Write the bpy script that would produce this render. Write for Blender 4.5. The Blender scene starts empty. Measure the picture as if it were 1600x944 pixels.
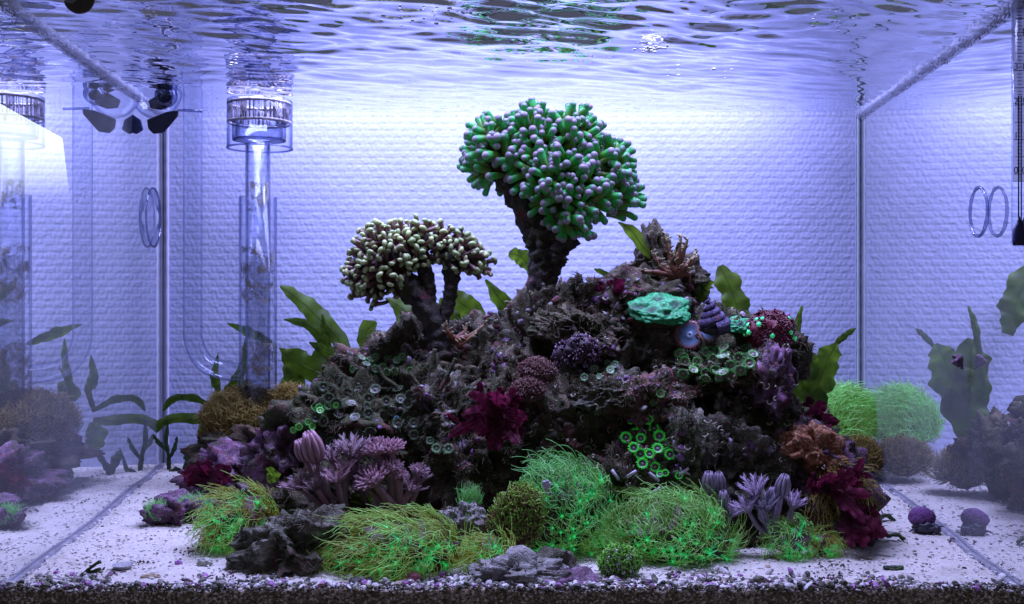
import bpy, bmesh, math, random
import numpy as np
from mathutils import Vector, Matrix, Quaternion
from mathutils.bvhtree import BVHTree

R = random.Random(7)
C = bpy.context.scene.collection
sc = bpy.context.scene
PI = math.pi

# ------------------------------------------------------------------ camera, lamp, exposure
D = 0.59                      # camera to the front of the tank (apparent metres)
FP = 1600 * 35 / 36.0         # focal length in photograph pixels
CX, CY = 800.0, 438.0         # point straight ahead
YB = 0.407                    # back wall
ZW = 0.1666                   # water level
ZF = -0.1846                  # sand level
cam = bpy.data.cameras.new('camera'); co = bpy.data.objects.new('camera', cam); C.objects.link(co)
co.location = (0, -D, 0); co.rotation_euler = (PI / 2, 0, 0)
cam.lens = 35; cam.sensor_width = 36; cam.shift_y = -34 / 1600.0
cam.clip_start = 0.02; cam.clip_end = 20
sc.camera = co
w = bpy.data.worlds.new('World'); sc.world = w; w.use_nodes = True
w.node_tree.nodes['Background'].inputs[0].default_value = (0.50, 0.50, 0.72, 1)
w.node_tree.nodes['Background'].inputs[1].default_value = 0.17
sc.view_settings.view_transform = 'Standard'; sc.view_settings.look = 'None'
sc.view_settings.exposure = 0.0; sc.view_settings.gamma = 1
sc.view_settings.use_curve_mapping = False
def lamp(name, loc, rot, sx, sy, power, col):
    l = bpy.data.lights.new(name, 'AREA'); l.shape = 'RECTANGLE'; l.size = sx; l.size_y = sy
    l.energy = power; l.color = col
    o = bpy.data.objects.new(name, l); C.objects.link(o); o.location = loc; o.rotation_euler = rot
    return o
for nm, y_, z_, pw, wd, sp in (('back_lamp_bar', 0.332, 0.266, 3.9, 0.54, 165), ('front_lamp_bar', 0.130, 0.30, 2.45, 0.46, 112)):
    lamp(nm, (0.0, y_, z_), (0, 0, 0), wd, 0.07, pw, (0.555, 0.545, 1.0)).data.spread = math.radians(sp)
cy = sc.cycles
cy.max_bounces = 10; cy.diffuse_bounces = 3; cy.glossy_bounces = 6; cy.transparent_max_bounces = 24
cy.transmission_bounces = 6; cy.caustics_reflective = False; cy.caustics_refractive = False
cy.sample_clamp_indirect = 4; cy.use_denoising = True; cy.blur_glossy = 0.5

# ------------------------------------------------------------------ picture <-> place
def sc_at(y): return (D + y) / FP
def P(px, py, y): s = sc_at(y); return Vector(((px - CX) * s, y, (CY - py) * s))
def F(px, py):
    d = -ZF * FP / (py - CY); return Vector(((px - CX) * d / FP, d - D, ZF))
def wall_x(y): return 0.3034 + 0.0455 * y / YB
def Wp(px, py, off=0.0):                       # the point of a side pane seen at a pixel
    k = abs(px - CX) / FP
    # k*(D+y) = .3034-off + m*y
    m = 0.0455 / YB
    y = (0.3034 - off - k * D) / (k - m)
    return P(px, py, y)

# ------------------------------------------------------------------ noise
_rs = np.random.RandomState(5)
_perm = _rs.permutation(256); _perm = np.concatenate([_perm, _perm, _perm])
_grad = _rs.normal(size=(256, 3)); _grad /= np.linalg.norm(_grad, axis=1)[:, None]
def pn(p):
    p = np.asarray(p, float); i = np.floor(p).astype(int); f = p - i; u = f * f * f * (f * (f * 6 - 15) + 10)
    i &= 255; out = 0
    for dx in (0, 1):
        wx = u[:, 0] if dx else 1 - u[:, 0]
        for dy in (0, 1):
            wy = u[:, 1] if dy else 1 - u[:, 1]
            for dz in (0, 1):
                wz = u[:, 2] if dz else 1 - u[:, 2]
                h = _perm[_perm[_perm[i[:, 0] + dx] + i[:, 1] + dy] + i[:, 2] + dz]
                out = out + wx * wy * wz * np.einsum('ij,ij->i', _grad[h], f - np.array([dx, dy, dz]))
    return out * 1.6
def fbm(p, o=4, g=0.5):
    s = 0; a = 1
    for k in range(o): s = s + a * pn(p * 2 ** k + 17.3 * k); a *= g
    return s

# ------------------------------------------------------------------ mesh helpers
class MB:
    def __init__(s): s.v = []; s.f = []; s.a = []; s.m = []; s.c = []; s.n = 0
    def add(s, v, f, fac=None, mi=0, col=None):
        v = np.asarray(v, float).reshape(-1, 3)
        s.v.append(v); s.f += [tuple(int(q) + s.n for q in t) for t in f]; s.m += [mi] * len(f)
        s.a.append(np.zeros(len(v)) if fac is None else np.broadcast_to(np.asarray(fac, float), (len(v),)))
        s.c.append(np.tile(np.array(col if col is not None else (1, 1, 1), float), (len(v), 1)))
        s.n += len(v)
    def mesh(s, name, mats, smooth=True):
        v = np.concatenate(s.v)
        return mk(name, v, s.f, mats, smooth, np.concatenate(s.a), s.m, np.concatenate(s.c))
def mk(name, v, f, mats, smooth=True, fac=None, mi=None, col=None):
    me = bpy.data.meshes.new(name); v = np.asarray(v, np.float32)
    me.vertices.add(len(v)); me.vertices.foreach_set('co', v.ravel())
    if isinstance(f, np.ndarray):
        k = f.shape[1]; tot = np.full(len(f), k); flat = f.ravel()
    else:
        tot = np.array([len(t) for t in f]); flat = np.array([q for t in f for q in t])
    me.loops.add(len(flat)); me.loops.foreach_set('vertex_index', flat.astype(np.int32))
    me.polygons.add(len(tot)); st = np.concatenate([[0], np.cumsum(tot)[:-1]])
    me.polygons.foreach_set('loop_start', st.astype(np.int32)); me.polygons.foreach_set('loop_total', tot.astype(np.int32))
    if fac is not None:
        a = me.attributes.new('fac', 'FLOAT', 'POINT'); a.data.foreach_set('value', np.asarray(fac, np.float32))
    if col is not None:
        a = me.attributes.new('Col', 'FLOAT_COLOR', 'POINT')
        a.data.foreach_set('color', np.concatenate([col, np.ones((len(col), 1))], 1).astype(np.float32).ravel())
    me.polygons.foreach_set('use_smooth', np.full(len(tot), smooth))
    if mi is not None: me.polygons.foreach_set('material_index', np.array(mi, np.int32))
    for m in (mats if isinstance(mats, (list, tuple)) else [mats]): me.materials.append(m)
    me.update(); me.validate()
    return me
def obj(name, me, parent=None, mat=None):
    o = bpy.data.objects.new(name, me); C.objects.link(o)
    if parent is not None: o.parent = parent
    if mat is not None: o.matrix_local = mat
    return o
def tag(o, label=None, cat=None, group=None, kind=None):
    if label: o['label'] = label
    if cat: o['category'] = cat
    if group: o['group'] = group
    if kind: o['kind'] = kind
    return o
def thing(name, label, cat, loc, group=None):
    o = bpy.data.objects.new(name, None); C.objects.link(o); o.location = loc; o.empty_display_size = 0.01
    return tag(o, label, cat, group)
def part(name, mb, mats, root, smooth=True):
    """world-space geometry hung under its thing"""
    off = np.array(root.location) if root is not None else 0
    mb.v = [v - off for v in mb.v]
    return obj(name, mb.mesh(name, mats, smooth), root)
def frame(d, up=(0, 0, 1)):
    d = np.array(d, float); d /= np.linalg.norm(d) + 1e-12
    u = np.array(up, float)
    if abs(d @ u) > 0.95: u = np.array((1.0, 0, 0))
    a = np.cross(u, d); a /= np.linalg.norm(a); b = np.cross(d, a)
    return a, b, d
def tube(mb, pts, rad, n=8, mi=0, fac=None, cap=True, rough=0, rs=100, col=None, flat=1.0):
    pts = np.asarray([tuple(p) for p in pts], float); k = len(pts)
    rad = np.broadcast_to(np.asarray(rad, float), (k,))
    tg = np.gradient(pts, axis=0); V = []; a = None
    for i in range(k):
        d = tg[i] / (np.linalg.norm(tg[i]) + 1e-12)
        if a is None: a, b, _ = frame(d)
        else:
            a = a - d * (a @ d); a /= np.linalg.norm(a) + 1e-12; b = np.cross(d, a)
        t = np.arange(n) * 2 * PI / n
        V.append(pts[i] + rad[i] * (np.cos(t)[:, None] * a + flat * np.sin(t)[:, None] * b))
    V = np.concatenate(V)
    if rough:
        cen = np.repeat(pts, n, 0); q = fbm(V * rs, 3)
        V = V + (V - cen) * (q * rough)[:, None]
    Fc = [(i * n + j, i * n + (j + 1) % n, (i + 1) * n + (j + 1) % n, (i + 1) * n + j) for i in range(k - 1) for j in range(n)]
    fa = np.repeat(np.linspace(0, 1, k) if fac is None else np.broadcast_to(fac, (k,)), n)
    if cap:
        V = np.concatenate([V, [pts[0], pts[-1]]]); fa = np.concatenate([fa, [fa[0], fa[-1]]])
        Fc += [((j + 1) % n, j, k * n) for j in range(n)] + [((k - 1) * n + j, (k - 1) * n + (j + 1) % n, k * n + 1) for j in range(n)]
    mb.add(V, Fc, fa, mi, col)
def spline(ctrl, n):
    c = np.asarray([tuple(p) for p in ctrl], float); k = len(c)
    if k == 2: return c[0] + (c[1] - c[0]) * np.linspace(0, 1, n)[:, None]
    c = np.concatenate([[2 * c[0] - c[1]], c, [2 * c[-1] - c[-2]]]); out = []
    for t in np.linspace(0, k - 1 - 1e-6, n):
        i = int(t); u = t - i; p0, p1, p2, p3 = c[i:i + 4]
        out.append(0.5 * (2 * p1 + (p2 - p0) * u + (2 * p0 - 5 * p1 + 4 * p2 - p3) * u * u + (3 * p1 - p0 - 3 * p2 + p3) * u ** 3))
    return np.array(out)
_ico = {}
def ico(s):
    if s not in _ico:
        bm = bmesh.new(); bmesh.ops.create_icosphere(bm, subdivisions=s, radius=1)
        _ico[s] = (np.array([v.co[:] for v in bm.verts]), np.array([[v.index for v in f.verts] for f in bm.faces])); bm.free()
    return _ico[s]
def blob(mb, c, r, s=2, rough=0, rs=1.5, mi=0, fac=0, seed=0, rot=None, col=None):
    v, f = ico(s); v = v.copy()
    if rough: v = v * (1 + rough * fbm(v * rs + seed * 3.7, 3))[:, None]
    v = v * np.array(r)
    if rot is not None: v = v @ np.array(rot).T
    mb.add(v + np.array(tuple(c)), f.tolist(), fac, mi, col)
def lathe(mb, prof, n, c, mi=0, axis=(0, 0, 1), facs=None):
    a, b, d = frame(axis); V = []; c = np.array(tuple(c))
    for r, z in prof:
        t = np.arange(n) * 2 * PI / n
        V.append(c + d * z + r * (np.cos(t)[:, None] * a + np.sin(t)[:, None] * b))
    k = len(prof); fa = np.repeat(np.zeros(k) if facs is None else np.array(facs), n)
    mb.add(np.concatenate(V), [(i * n + j, i * n + (j + 1) % n, (i + 1) * n + (j + 1) % n, (i + 1) * n + j) for i in range(k - 1) for j in range(n)], fa, mi)

# ------------------------------------------------------------------ materials
def nt(name):
    m = bpy.data.materials.new(name); m.use_nodes = True; t = m.node_tree; b = t.nodes['Principled BSDF']
    return m, t, b
def N(t, typ, **k):
    n = t.nodes.new(typ)
    for a, v in k.items():
        if a.startswith('i_'):
            q = a[2:]; n.inputs[int(q) if q.isdigit() else q.replace('_', ' ')].default_value = v
        else: setattr(n, a, v)
    return n
def ramp(t, src, stops, interp='LINEAR'):
    r = N(t, 'ShaderNodeValToRGB'); e = r.color_ramp.elements; r.color_ramp.interpolation = interp
    while len(e) < len(stops): e.new(0.5)
    for q, (p, c) in zip(e, stops): q.position = p; q.color = (*c, 1) if len(c) == 3 else c
    t.links.new(src, r.inputs[0]); return r.outputs[0]
def noise(t, scale, detail=4, rough=0.55, coord='Object', dist=0):
    tc = N(t, 'ShaderNodeTexCoord'); n = N(t, 'ShaderNodeTexNoise', i_Scale=scale, i_Detail=detail, i_Roughness=rough, i_Distortion=dist)
    t.links.new(tc.outputs[coord], n.inputs['Vector']); return n.outputs['Fac']
def mix(t, fac, a, b, mode='MIX'):
    m = N(t, 'ShaderNodeMix', data_type='RGBA', blend_type=mode)
    for i, s in ((0, fac), (6, a), (7, b)):
        if hasattr(s, 'links'): t.links.new(s, m.inputs[i])
        else: m.inputs[i].default_value = s if i == 0 else (*s, 1)
    return m.outputs[2]
def bump(t, b, h, dist, strength=1.0):
    n = N(t, 'ShaderNodeBump', i_Strength=strength, i_Distance=dist); t.links.new(h, n.inputs['Height'])
    t.links.new(n.outputs[0], b.inputs['Normal'])
def fleshy(name, stops, rough=0.45, trans=0.3, vary=0.25, spec=0.5, nscale=300, gloss=0.0, emit=None, swing=((0.72, 0.78, 0.74), (1.2, 1.12, 1.15))):
    """colour along 'fac', varied by noise and per object; partly translucent flesh"""
    m, t, b = nt(name)
    at = N(t, 'ShaderNodeAttribute', attribute_name='fac'); c = ramp(t, at.outputs['Fac'], stops)
    n = noise(t, nscale, 3); v = ramp(t, n, [(0.3, (1 - vary,) * 3), (0.75, (1 + vary,) * 3)])
    c = mix(t, 1.0, c, v, 'MULTIPLY')
    oi = N(t, 'ShaderNodeObjectInfo'); v2 = ramp(t, oi.outputs['Random'], [(0, swing[0]), (1, swing[1])])
    c = mix(t, 1.0, c, v2, 'MULTIPLY')
    t.links.new(c, b.inputs['Base Color']); b.inputs['Roughness'].default_value = rough
    b.inputs['Specular IOR Level'].default_value = spec
    if emit: t.links.new(c, b.inputs['Emission Color']); b.inputs['Emission Strength'].default_value = emit   # fluorescent flesh: an even glow is added to brighten it
    if trans > 0:
        tr = N(t, 'ShaderNodeBsdfTranslucent'); t.links.new(c, tr.inputs[0]); ms = N(t, 'ShaderNodeMixShader', i_0=trans)
        t.links.new(b.outputs[0], ms.inputs[1]); t.links.new(tr.outputs[0], ms.inputs[2])
        t.links.new(ms.outputs[0], t.nodes['Material Output'].inputs[0])
    return m
def rockmat(name, dark, mid, light, crust, amount=0.45, scale=90, green=0.4):
    m, t, b = nt(name)
    n1 = noise(t, scale, 8, 0.62, dist=0.4); c = ramp(t, n1, [(0.30, dark), (0.50, mid), (0.72, light)])
    n2 = noise(t, scale * 0.55, 5, 0.6, dist=0.8)
    f2 = ramp(t, n2, [(1 - amount - 0.04, (0, 0, 0)), (1 - amount + 0.07, (1, 1, 1))])
    cr = ramp(t, noise(t, scale * 4, 4), [(0.3, tuple(q * 0.45 for q in crust)), (0.7, crust)])
    c = mix(t, f2, c, cr)
    n3 = noise(t, scale * 0.4 + 13, 5, 0.6, dist=1.2); f3 = ramp(t, n3, [(0.60 - green * 0.2, (0, 0, 0)), (0.72 - green * 0.2, (0.85,) * 3)])
    c = mix(t, f3, c, (0.055, 0.065, 0.018))
    n5 = noise(t, scale * 0.33 + 7, 5, 0.6, dist=1.0); c = mix(t, ramp(t, n5, [(0.55, (0, 0, 0)), (0.66, (0.8,) * 3)]), c, (0.17, 0.035, 0.045))
    n4 = noise(t, 900, 2); f4 = ramp(t, n4, [(0.66, (0, 0, 0)), (0.72, (1, 1, 1))])
    c = mix(t, f4, c, tuple(min(0.6, q * 2.2 + 0.05) for q in light))
    t.links.new(c, b.inputs['Base Color']); b.inputs['Roughness'].default_value = 0.8
    h = N(t, 'ShaderNodeMath', operation='ADD'); t.links.new(noise(t, 350, 6, 0.7), h.inputs[0]); t.links.new(n4, h.inputs[1])
    bump(t, b, h.outputs[0], 0.0020, 1.0)
    return m
def plain(name, c, rough=0.5, metal=0, vary=0.15, scale=150, bmp=0.0):
    m, t, b = nt(name); n = noise(t, scale, 4)
    t.links.new(ramp(t, n, [(0.3, tuple(q * (1 - vary) for q in c)), (0.7, tuple(min(1, q * (1 + vary)) for q in c))]), b.inputs['Base Color'])
    b.inputs['Roughness'].default_value = rough; b.inputs['Metallic'].default_value = metal
    if bmp: bump(t, b, n, bmp)
    return m
def colmat(name, rough=0.6, trans=0.0):
    m, t, b = nt(name); at = N(t, 'ShaderNodeAttribute', attribute_name='Col'); n = noise(t, 500, 3)
    c = mix(t, 1.0, at.outputs['Color'], ramp(t, n, [(0.3, (0.6,) * 3), (0.7, (1.25,) * 3)]), 'MULTIPLY')
    t.links.new(c, b.inputs['Base Color']); b.inputs['Roughness'].default_value = rough
    return m
def glassmat(name, tint=(0.97, 0.975, 0.99), edge=(0.16, 0.20, 0.36), lo=0.60, hi=1.0, body=0.02):
    """thin glass: clear face on, dark and shiny where it is seen edge on"""
    m, t, b = nt(name); t.nodes.remove(b)
    lw = N(t, 'ShaderNodeLayerWeight', i_Blend=0.5)
    tr = N(t, 'ShaderNodeBsdfTransparent'); gl = N(t, 'ShaderNodeBsdfGlossy', i_Roughness=0.08)
    gl.inputs[0].default_value = (0.8, 0.85, 1, 1)
    c = ramp(t, lw.outputs['Facing'], [(lo, tint), (hi, edge)]); t.links.new(c, tr.inputs[0])
    f = ramp(t, lw.outputs['Facing'], [(0.4, (body,) * 3), (1, (0.35,) * 3)])
    ms = N(t, 'ShaderNodeMixShader'); t.links.new(f, ms.inputs[0]); t.links.new(tr.outputs[0], ms.inputs[1]); t.links.new(gl.outputs[0], ms.inputs[2])
    t.links.new(ms.outputs[0], t.nodes['Material Output'].inputs[0]); return m
def mirrormat(name, lo, hi, tint, rough=0.0, trans=(0.85, 0.9, 1), top=1.0, film=0):
    """pane or surface between water and air: clear when looked through squarely, a full mirror at a slant"""
    m, t, b = nt(name); t.nodes.remove(b)
    lw = N(t, 'ShaderNodeLayerWeight', i_Blend=0.5)
    tr = N(t, 'ShaderNodeBsdfTransparent'); tr.inputs[0].default_value = (*trans, 1)
    gl = N(t, 'ShaderNodeBsdfGlossy', i_Roughness=rough); gl.inputs[0].default_value = (*tint, 1)
    f = ramp(t, lw.outputs['Facing'], [(lo, (0.05,) * 3), (hi, (top,) * 3)])
    ms = N(t, 'ShaderNodeMixShader'); t.links.new(f, ms.inputs[0]); t.links.new(tr.outputs[0], ms.inputs[1]); t.links.new(gl.outputs[0], ms.inputs[2])
    if film:  # diffuse film on the pane, mixed in as haze over the reflections
        df = N(t, 'ShaderNodeBsdfTranslucent'); df.inputs[0].default_value = (0.7, 0.74, 0.85, 1); d2 = N(t, 'ShaderNodeBsdfDiffuse'); d2.inputs[0].default_value = (0.7, 0.74, 0.85, 1)
        m2 = N(t, 'ShaderNodeMixShader'); t.links.new(ramp(t, noise(t, 14, 6, 0.65), [(0.3, (film * .6,) * 3), (0.75, (film * 1.6,) * 3)]), m2.inputs[0]); t.links.new(ms.outputs[0], m2.inputs[1]); t.links.new(d2.outputs[0], m2.inputs[2]); ms = m2
    t.links.new(ms.outputs[0], t.nodes['Material Output'].inputs[0]); return m

def filmmat(name, col, lo, hi, scale, stretch=1.0):
    m, t, b = nt(name); tr = N(t, 'ShaderNodeBsdfTransparent'); ms = N(t, 'ShaderNodeMixShader')
    f = ramp(t, noise(t, scale, 6, 0.7, dist=0.5), [(lo, (0, 0, 0)), (hi, (0.85,) * 3)])
    b.inputs['Base Color'].default_value = (*col, 1); b.inputs['Roughness'].default_value = 0.9
    t.links.new(f, ms.inputs[0]); t.links.new(tr.outputs[0], ms.inputs[1]); t.links.new(b.outputs[0], ms.inputs[2])
    t.links.new(ms.outputs[0], t.nodes['Material Output'].inputs[0]); return m
M_water = mirrormat('water_surface', 0.50, 0.62, (0.93, 0.94, 1.0))
M_pane = mirrormat('pane_glass', 0.02, 0.25, (0.98, 0.99, 1.0), top=0.90, film=0.09)
# ------------------------------------------------------------------ the setting
def grid(nx, ny):
    i = np.arange((nx - 1) * (ny - 1)); r = i // (nx - 1); c = i % (nx - 1); a = r * nx + c
    return np.stack([a, a + 1, a + nx + 1, a + nx], 1)
def back_wall():
    xb = wall_x(YB) + 0.004; nx, nz = 860, 540
    X, Z = np.meshgrid(np.linspace(-xb, xb, nx), np.linspace(ZF - 0.02, ZW + 0.03, nz)); s = sc_at(YB)
    u = (X / s + fbm(np.stack([X.ravel() * 25, Z.ravel() * 25, 0 * X.ravel()], 1), 2).reshape(X.shape) * 0.8); v = Z / s
    ph, pw, nw = 10.6, 25.0, 8.0
    row = np.floor(v / ph); fv = v / ph - row
    uu = (u + np.where(row % 2 == 0, 0, pw / 2)) % pw
    wide = uu < pw - nw
    a = np.where(wide, uu / (pw - nw), (uu - pw + nw) / nw)
    def pill(q, e): return np.clip(np.minimum(q, 1 - q) / e, 0, 1) ** 0.7
    h = pill(fv, 0.34) * pill(a, np.where(wide, 0.16, 0.36)) * np.where(wide, 1.0, 0.75)
    nz_ = fbm(np.stack([u.ravel() * 0.23, v.ravel() * 0.23, 0 * u.ravel()], 1), 3).reshape(u.shape)
    Y = YB - 0.00028 * h * (1 + 0.35 * nz_) - 0.00010 * nz_
    m, t, b = nt('woven_wallpaper')
    n = noise(t, 40, 5); t.links.new(ramp(t, n, [(0.3, (0.50, 0.55, 0.80)), (0.7, (0.57, 0.61, 0.84))]), b.inputs['Base Color'])
    tcw = N(t, 'ShaderNodeTexCoord'); spw = N(t, 'ShaderNodeSeparateXYZ'); t.links.new(tcw.outputs['Object'], spw.inputs[0]); ml = N(t, 'ShaderNodeMath', operation='MULTIPLY'); t.links.new(ramp(t, spw.outputs['Z'], [(0, (1, 1, 1)), (.001, (1, 1, 1))]), ml.inputs[0]); t.links.new(ramp(t, noise(t, 9, 7, .7), [(.46, (0, 0, 0)), (.70, (.55,) * 3)]), ml.inputs[1])
    cw = mix(t, ml.outputs[0], (0.55, 0.59, 0.83), (0.30, 0.36, 0.42)); t.links.new(mix(t, .5, cw, b.inputs['Base Color'].links[0].from_socket), b.inputs['Base Color'])
    b.inputs['Roughness'].default_value = 0.7; me = mk('back_wall', np.stack([X.ravel(), Y.ravel(), Z.ravel()], 1), grid(nx, nz), m, True)
    tag(obj('back_wall', me), 'white embossed basket-weave backdrop behind the tank', kind='structure')
back_wall()
def water():
    nx, ny = 620, 420; x0 = 0.36
    X, Y = np.meshgrid(np.linspace(-x0, x0, nx), np.linspace(-0.004, YB, ny))
    p = np.stack([X.ravel(), Y.ravel(), 0 * X.ravel()], 1)
    wrp = p.copy(); wrp[:, 1] += 0.012 * pn(p * 9 + 3); wrp[:, 0] += 0.012 * pn(p * 9 + 8)
    q = wrp * np.array([1, 1.15, 1]); ca, sa = math.cos(-0.35), math.sin(-0.35)
    q = np.stack([q[:, 0] * ca - q[:, 1] * sa, q[:, 0] * sa + q[:, 1] * ca, q[:, 2]], 1)
    q[:, 0] *= 0.50
    far = np.clip((p[:, 1] - 0.02) / (YB - 0.02), 0, 1)
    amp = 1.0 - 0.84 * far ** 0.9
    h = amp * (0.00260 * pn(q * 52) + 0.00095 * pn(q * 105 + 5)) + 0.0026 * pn(q * 18 + 9) * (1 - 0.6 * far)
    h += 0.0022 * (np.clip((0.030 - (YB - p[:, 1])) / 0.030, 0, 1) ** 2) * 0.5
    me = mk('water_surface', np.stack([p[:, 0], p[:, 1], ZW + h], 1), grid(nx, ny), M_water, True)
    tag(obj('water_surface', me), 'rippled underside of the water surface mirroring the tank', kind='structure')
water()

seam = fleshy('seam_silicone', [(0, (0.50, 0.55, 0.76)), (1, (0.66, 0.70, 0.86))], 0.4, 0.0, 0.08, nscale=60)
M_fs = plain('floor_seam', (0.22, 0.215, 0.25), .6, vary=.4, scale=120)
for s, nm in ((-1, 'left'), (1, 'right')):
    mb = MB(); y0, y1 = -0.004, YB + 0.002
    mb.add([(s * wall_x(y0), y0, ZF - 0.02), (s * wall_x(y1), y1, ZF - 0.02), (s * wall_x(y1), y1, ZW + 0.05), (s * wall_x(y0), y0, ZW + 0.05)], [(0, 1, 2, 3)])
    tag(obj('glass_pane', mb.mesh('glass_pane', M_pane, False)), nm + ' glass side pane mirroring the reef', kind='structure')
    # silicone seam in the back corner, frosted and slightly uneven
    mb = MB(); xs = s * (wall_x(YB) - 0.0035)
    zz_ = np.linspace(ZF, ZW - 0.001, 80)
    for (u0, u1, dy) in ((-.0024, -.0010, .0018), (-.0010, .0026, .0024)):
        V = [(xs + u + .0002 * math.sin(z * 400 + u * 900), YB - dy - (.0006 if k in (1, 2) else 0), z) for z in zz_ for k, u in enumerate((u0, u0 + .0004, u1 - .0004, u1))]
        mb.add(V, [(i * 4 + j, i * 4 + j + 1, i * 4 + j + 5, i * 4 + j + 4) for i in range(79) for j in range(3)], 1.0 if u0 > -.002 else 0.0)
        mb.add([(xs + u0, YB - .001, zz_[0]), (xs + u0, YB - dy, zz_[0]), (xs + u0, YB - dy, zz_[-1]), (xs + u0, YB - .001, zz_[-1]), (xs + u1, YB - dy, zz_[0]), (xs + u1, YB - .001, zz_[0]), (xs + u1, YB - .001, zz_[-1]), (xs + u1, YB - dy, zz_[-1])], [(0, 1, 2, 3), (4, 5, 6, 7)], 0.0)
    tag(part('corner_seam', mb, seam, None), 'pale silicone seam in the ' + nm + ' back corner', kind='structure')
    mb = MB(); ys = np.linspace(.008, YB, 220); nn_ = pn(np.stack([ys * 120, ys * 0 + s, ys * 0], 1)); V = []
    for y, q in zip(ys, nn_):
        hz = 0.0022 * float(pn(np.array([[s * wall_x(y), y, 0]]) * 14)[0])
        for u, dz in ((.0002, .0016), (.0014, .0020), (.0034 + .0009 * q, .0012), (.0042 + .0010 * q, -.0012)): V.append((s * (wall_x(y) - u), y, ZF + hz - .0006 + dz))
    mb.add(V, [(i * 4 + j, i * 4 + j + 1, i * 4 + j + 5, i * 4 + j + 4) for i in range(219) for j in range(3)])
    tag(part('floor_seam', mb, M_fs, None), 'grey seam where the sand meets the ' + nm + ' pane', kind='structure')
def sand():
    nx, ny = 520, 330; x0 = 0.35
    X, Y = np.meshgrid(np.linspace(-x0, x0, nx), np.linspace(0.0, YB, ny))
    p = np.stack([X.ravel(), Y.ravel(), 0 * X.ravel()], 1)
    edge = np.clip(1 - np.abs(p[:, 1] - 0.0) / 0.03, 0, 1)
    h = 0.0022 * pn(p * 14) + 0.0012 * pn(p * 45) + 0.0007 * np.abs(pn(p * 160)) + 0.0005 * pn(p * 420)
    dx = wall_x(p[:, 1]) - np.abs(p[:, 0]); h -= 0.0018 * np.clip(1 - dx / 0.012, 0, 1)
    v = np.stack([p[:, 0], p[:, 1], ZF + h], 1)
    f = grid(nx, ny); base = len(v)          # front face of the bed, pressed against the glass
    low = v[:nx].copy(); low[:, 2] = ZF - 0.03; low[:, 1] -= 0.0
    v = np.concatenate([v, low]); i = np.arange(nx - 1)
    f = np.concatenate([np.stack([base + i, base + i + 1, i + 1, i], 1), f])
    m, t, b = nt('coral_sand')
    c = ramp(t, noise(t, 1500, 3, 0.7), [(0.26, (0.30, 0.28, 0.25)), (0.42, (0.66, 0.62, 0.55)), (0.7, (0.84, 0.79, 0.71))])
    c = mix(t, ramp(t, noise(t, 55, 6, 0.65, dist=0.6), [(0.50, (0, 0, 0)), (0.8, (0.7,) * 3)]), c, (0.34, 0.30, 0.22))
    # detritus film pressed against the front glass (brown diatoms where light reaches the glass)
    tc = N(t, 'ShaderNodeTexCoord'); sp = N(t, 'ShaderNodeSeparateXYZ'); t.links.new(tc.outputs['Object'], sp.inputs[0])
    fr = ramp(t, sp.outputs['Y'], [(0.0, (1, 1, 1)), (0.0015, (0, 0, 0))])
    br = ramp(t, noise(t, 500, 6, 0.8), [(0.35, (0.10, 0.07, 0.04)), (0.55, (0.28, 0.21, 0.12)), (0.8, (0.60, 0.50, 0.38))])
    c = mix(t, fr, c, br)
    t.links.new(c, b.inputs['Base Color']); b.inputs['Roughness'].default_value = 0.85
    bump(t, b, noise(t, 1100, 4, 0.7), 0.0012, 0.8)
    tag(obj('sand_bed', mk('sand_bed', v, f, m, True)), 'white coral sand covering the tank floor', kind='structure')
sand()

# ------------------------------------------------------------------ live rock
DARK = rockmat('dark_live_rock', (0.012, 0.009, 0.006), (0.080, 0.058, 0.030), (0.25, 0.21, 0.13), (0.11, 0.055, 0.09), 0.34, 70, 0.65)
GREY = rockmat('grey_live_rock', (0.022, 0.020, 0.012), (0.13, 0.125, 0.080), (0.42, 0.42, 0.34), (0.18, 0.11, 0.20), 0.30, 90, 0.6)
PURP = rockmat('coralline_rock', (0.04, 0.02, 0.03), (0.14, 0.07, 0.12), (0.46, 0.32, 0.44), (0.32, 0.12, 0.30), 0.48, 120, 0.45)
OLIV = rockmat('olive_live_rock', (0.012, 0.012, 0.005), (0.060, 0.060, 0.020), (0.18, 0.18, 0.08), (0.10, 0.05, 0.08), 0.30, 80, 0.95)
PALE = rockmat('pale_live_rock', (0.10, 0.10, 0.08), (0.34, 0.33, 0.30), (0.66, 0.64, 0.62), (0.38, 0.26, 0.46), 0.32, 110, 0.2)
PINK = rockmat('pink_crusted_rock', (0.04, 0.02, 0.015), (0.18, 0.08, 0.07), (0.40, 0.24, 0.22), (0.44, 0.12, 0.11), 0.45, 110, 0.4)
rock_v, rock_f, rock_n = [], [], 0
def register(v, f):
    global rock_n
    rock_v.append(v); rock_f.append(np.asarray(f) + rock_n); rock_n += len(v)
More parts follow.
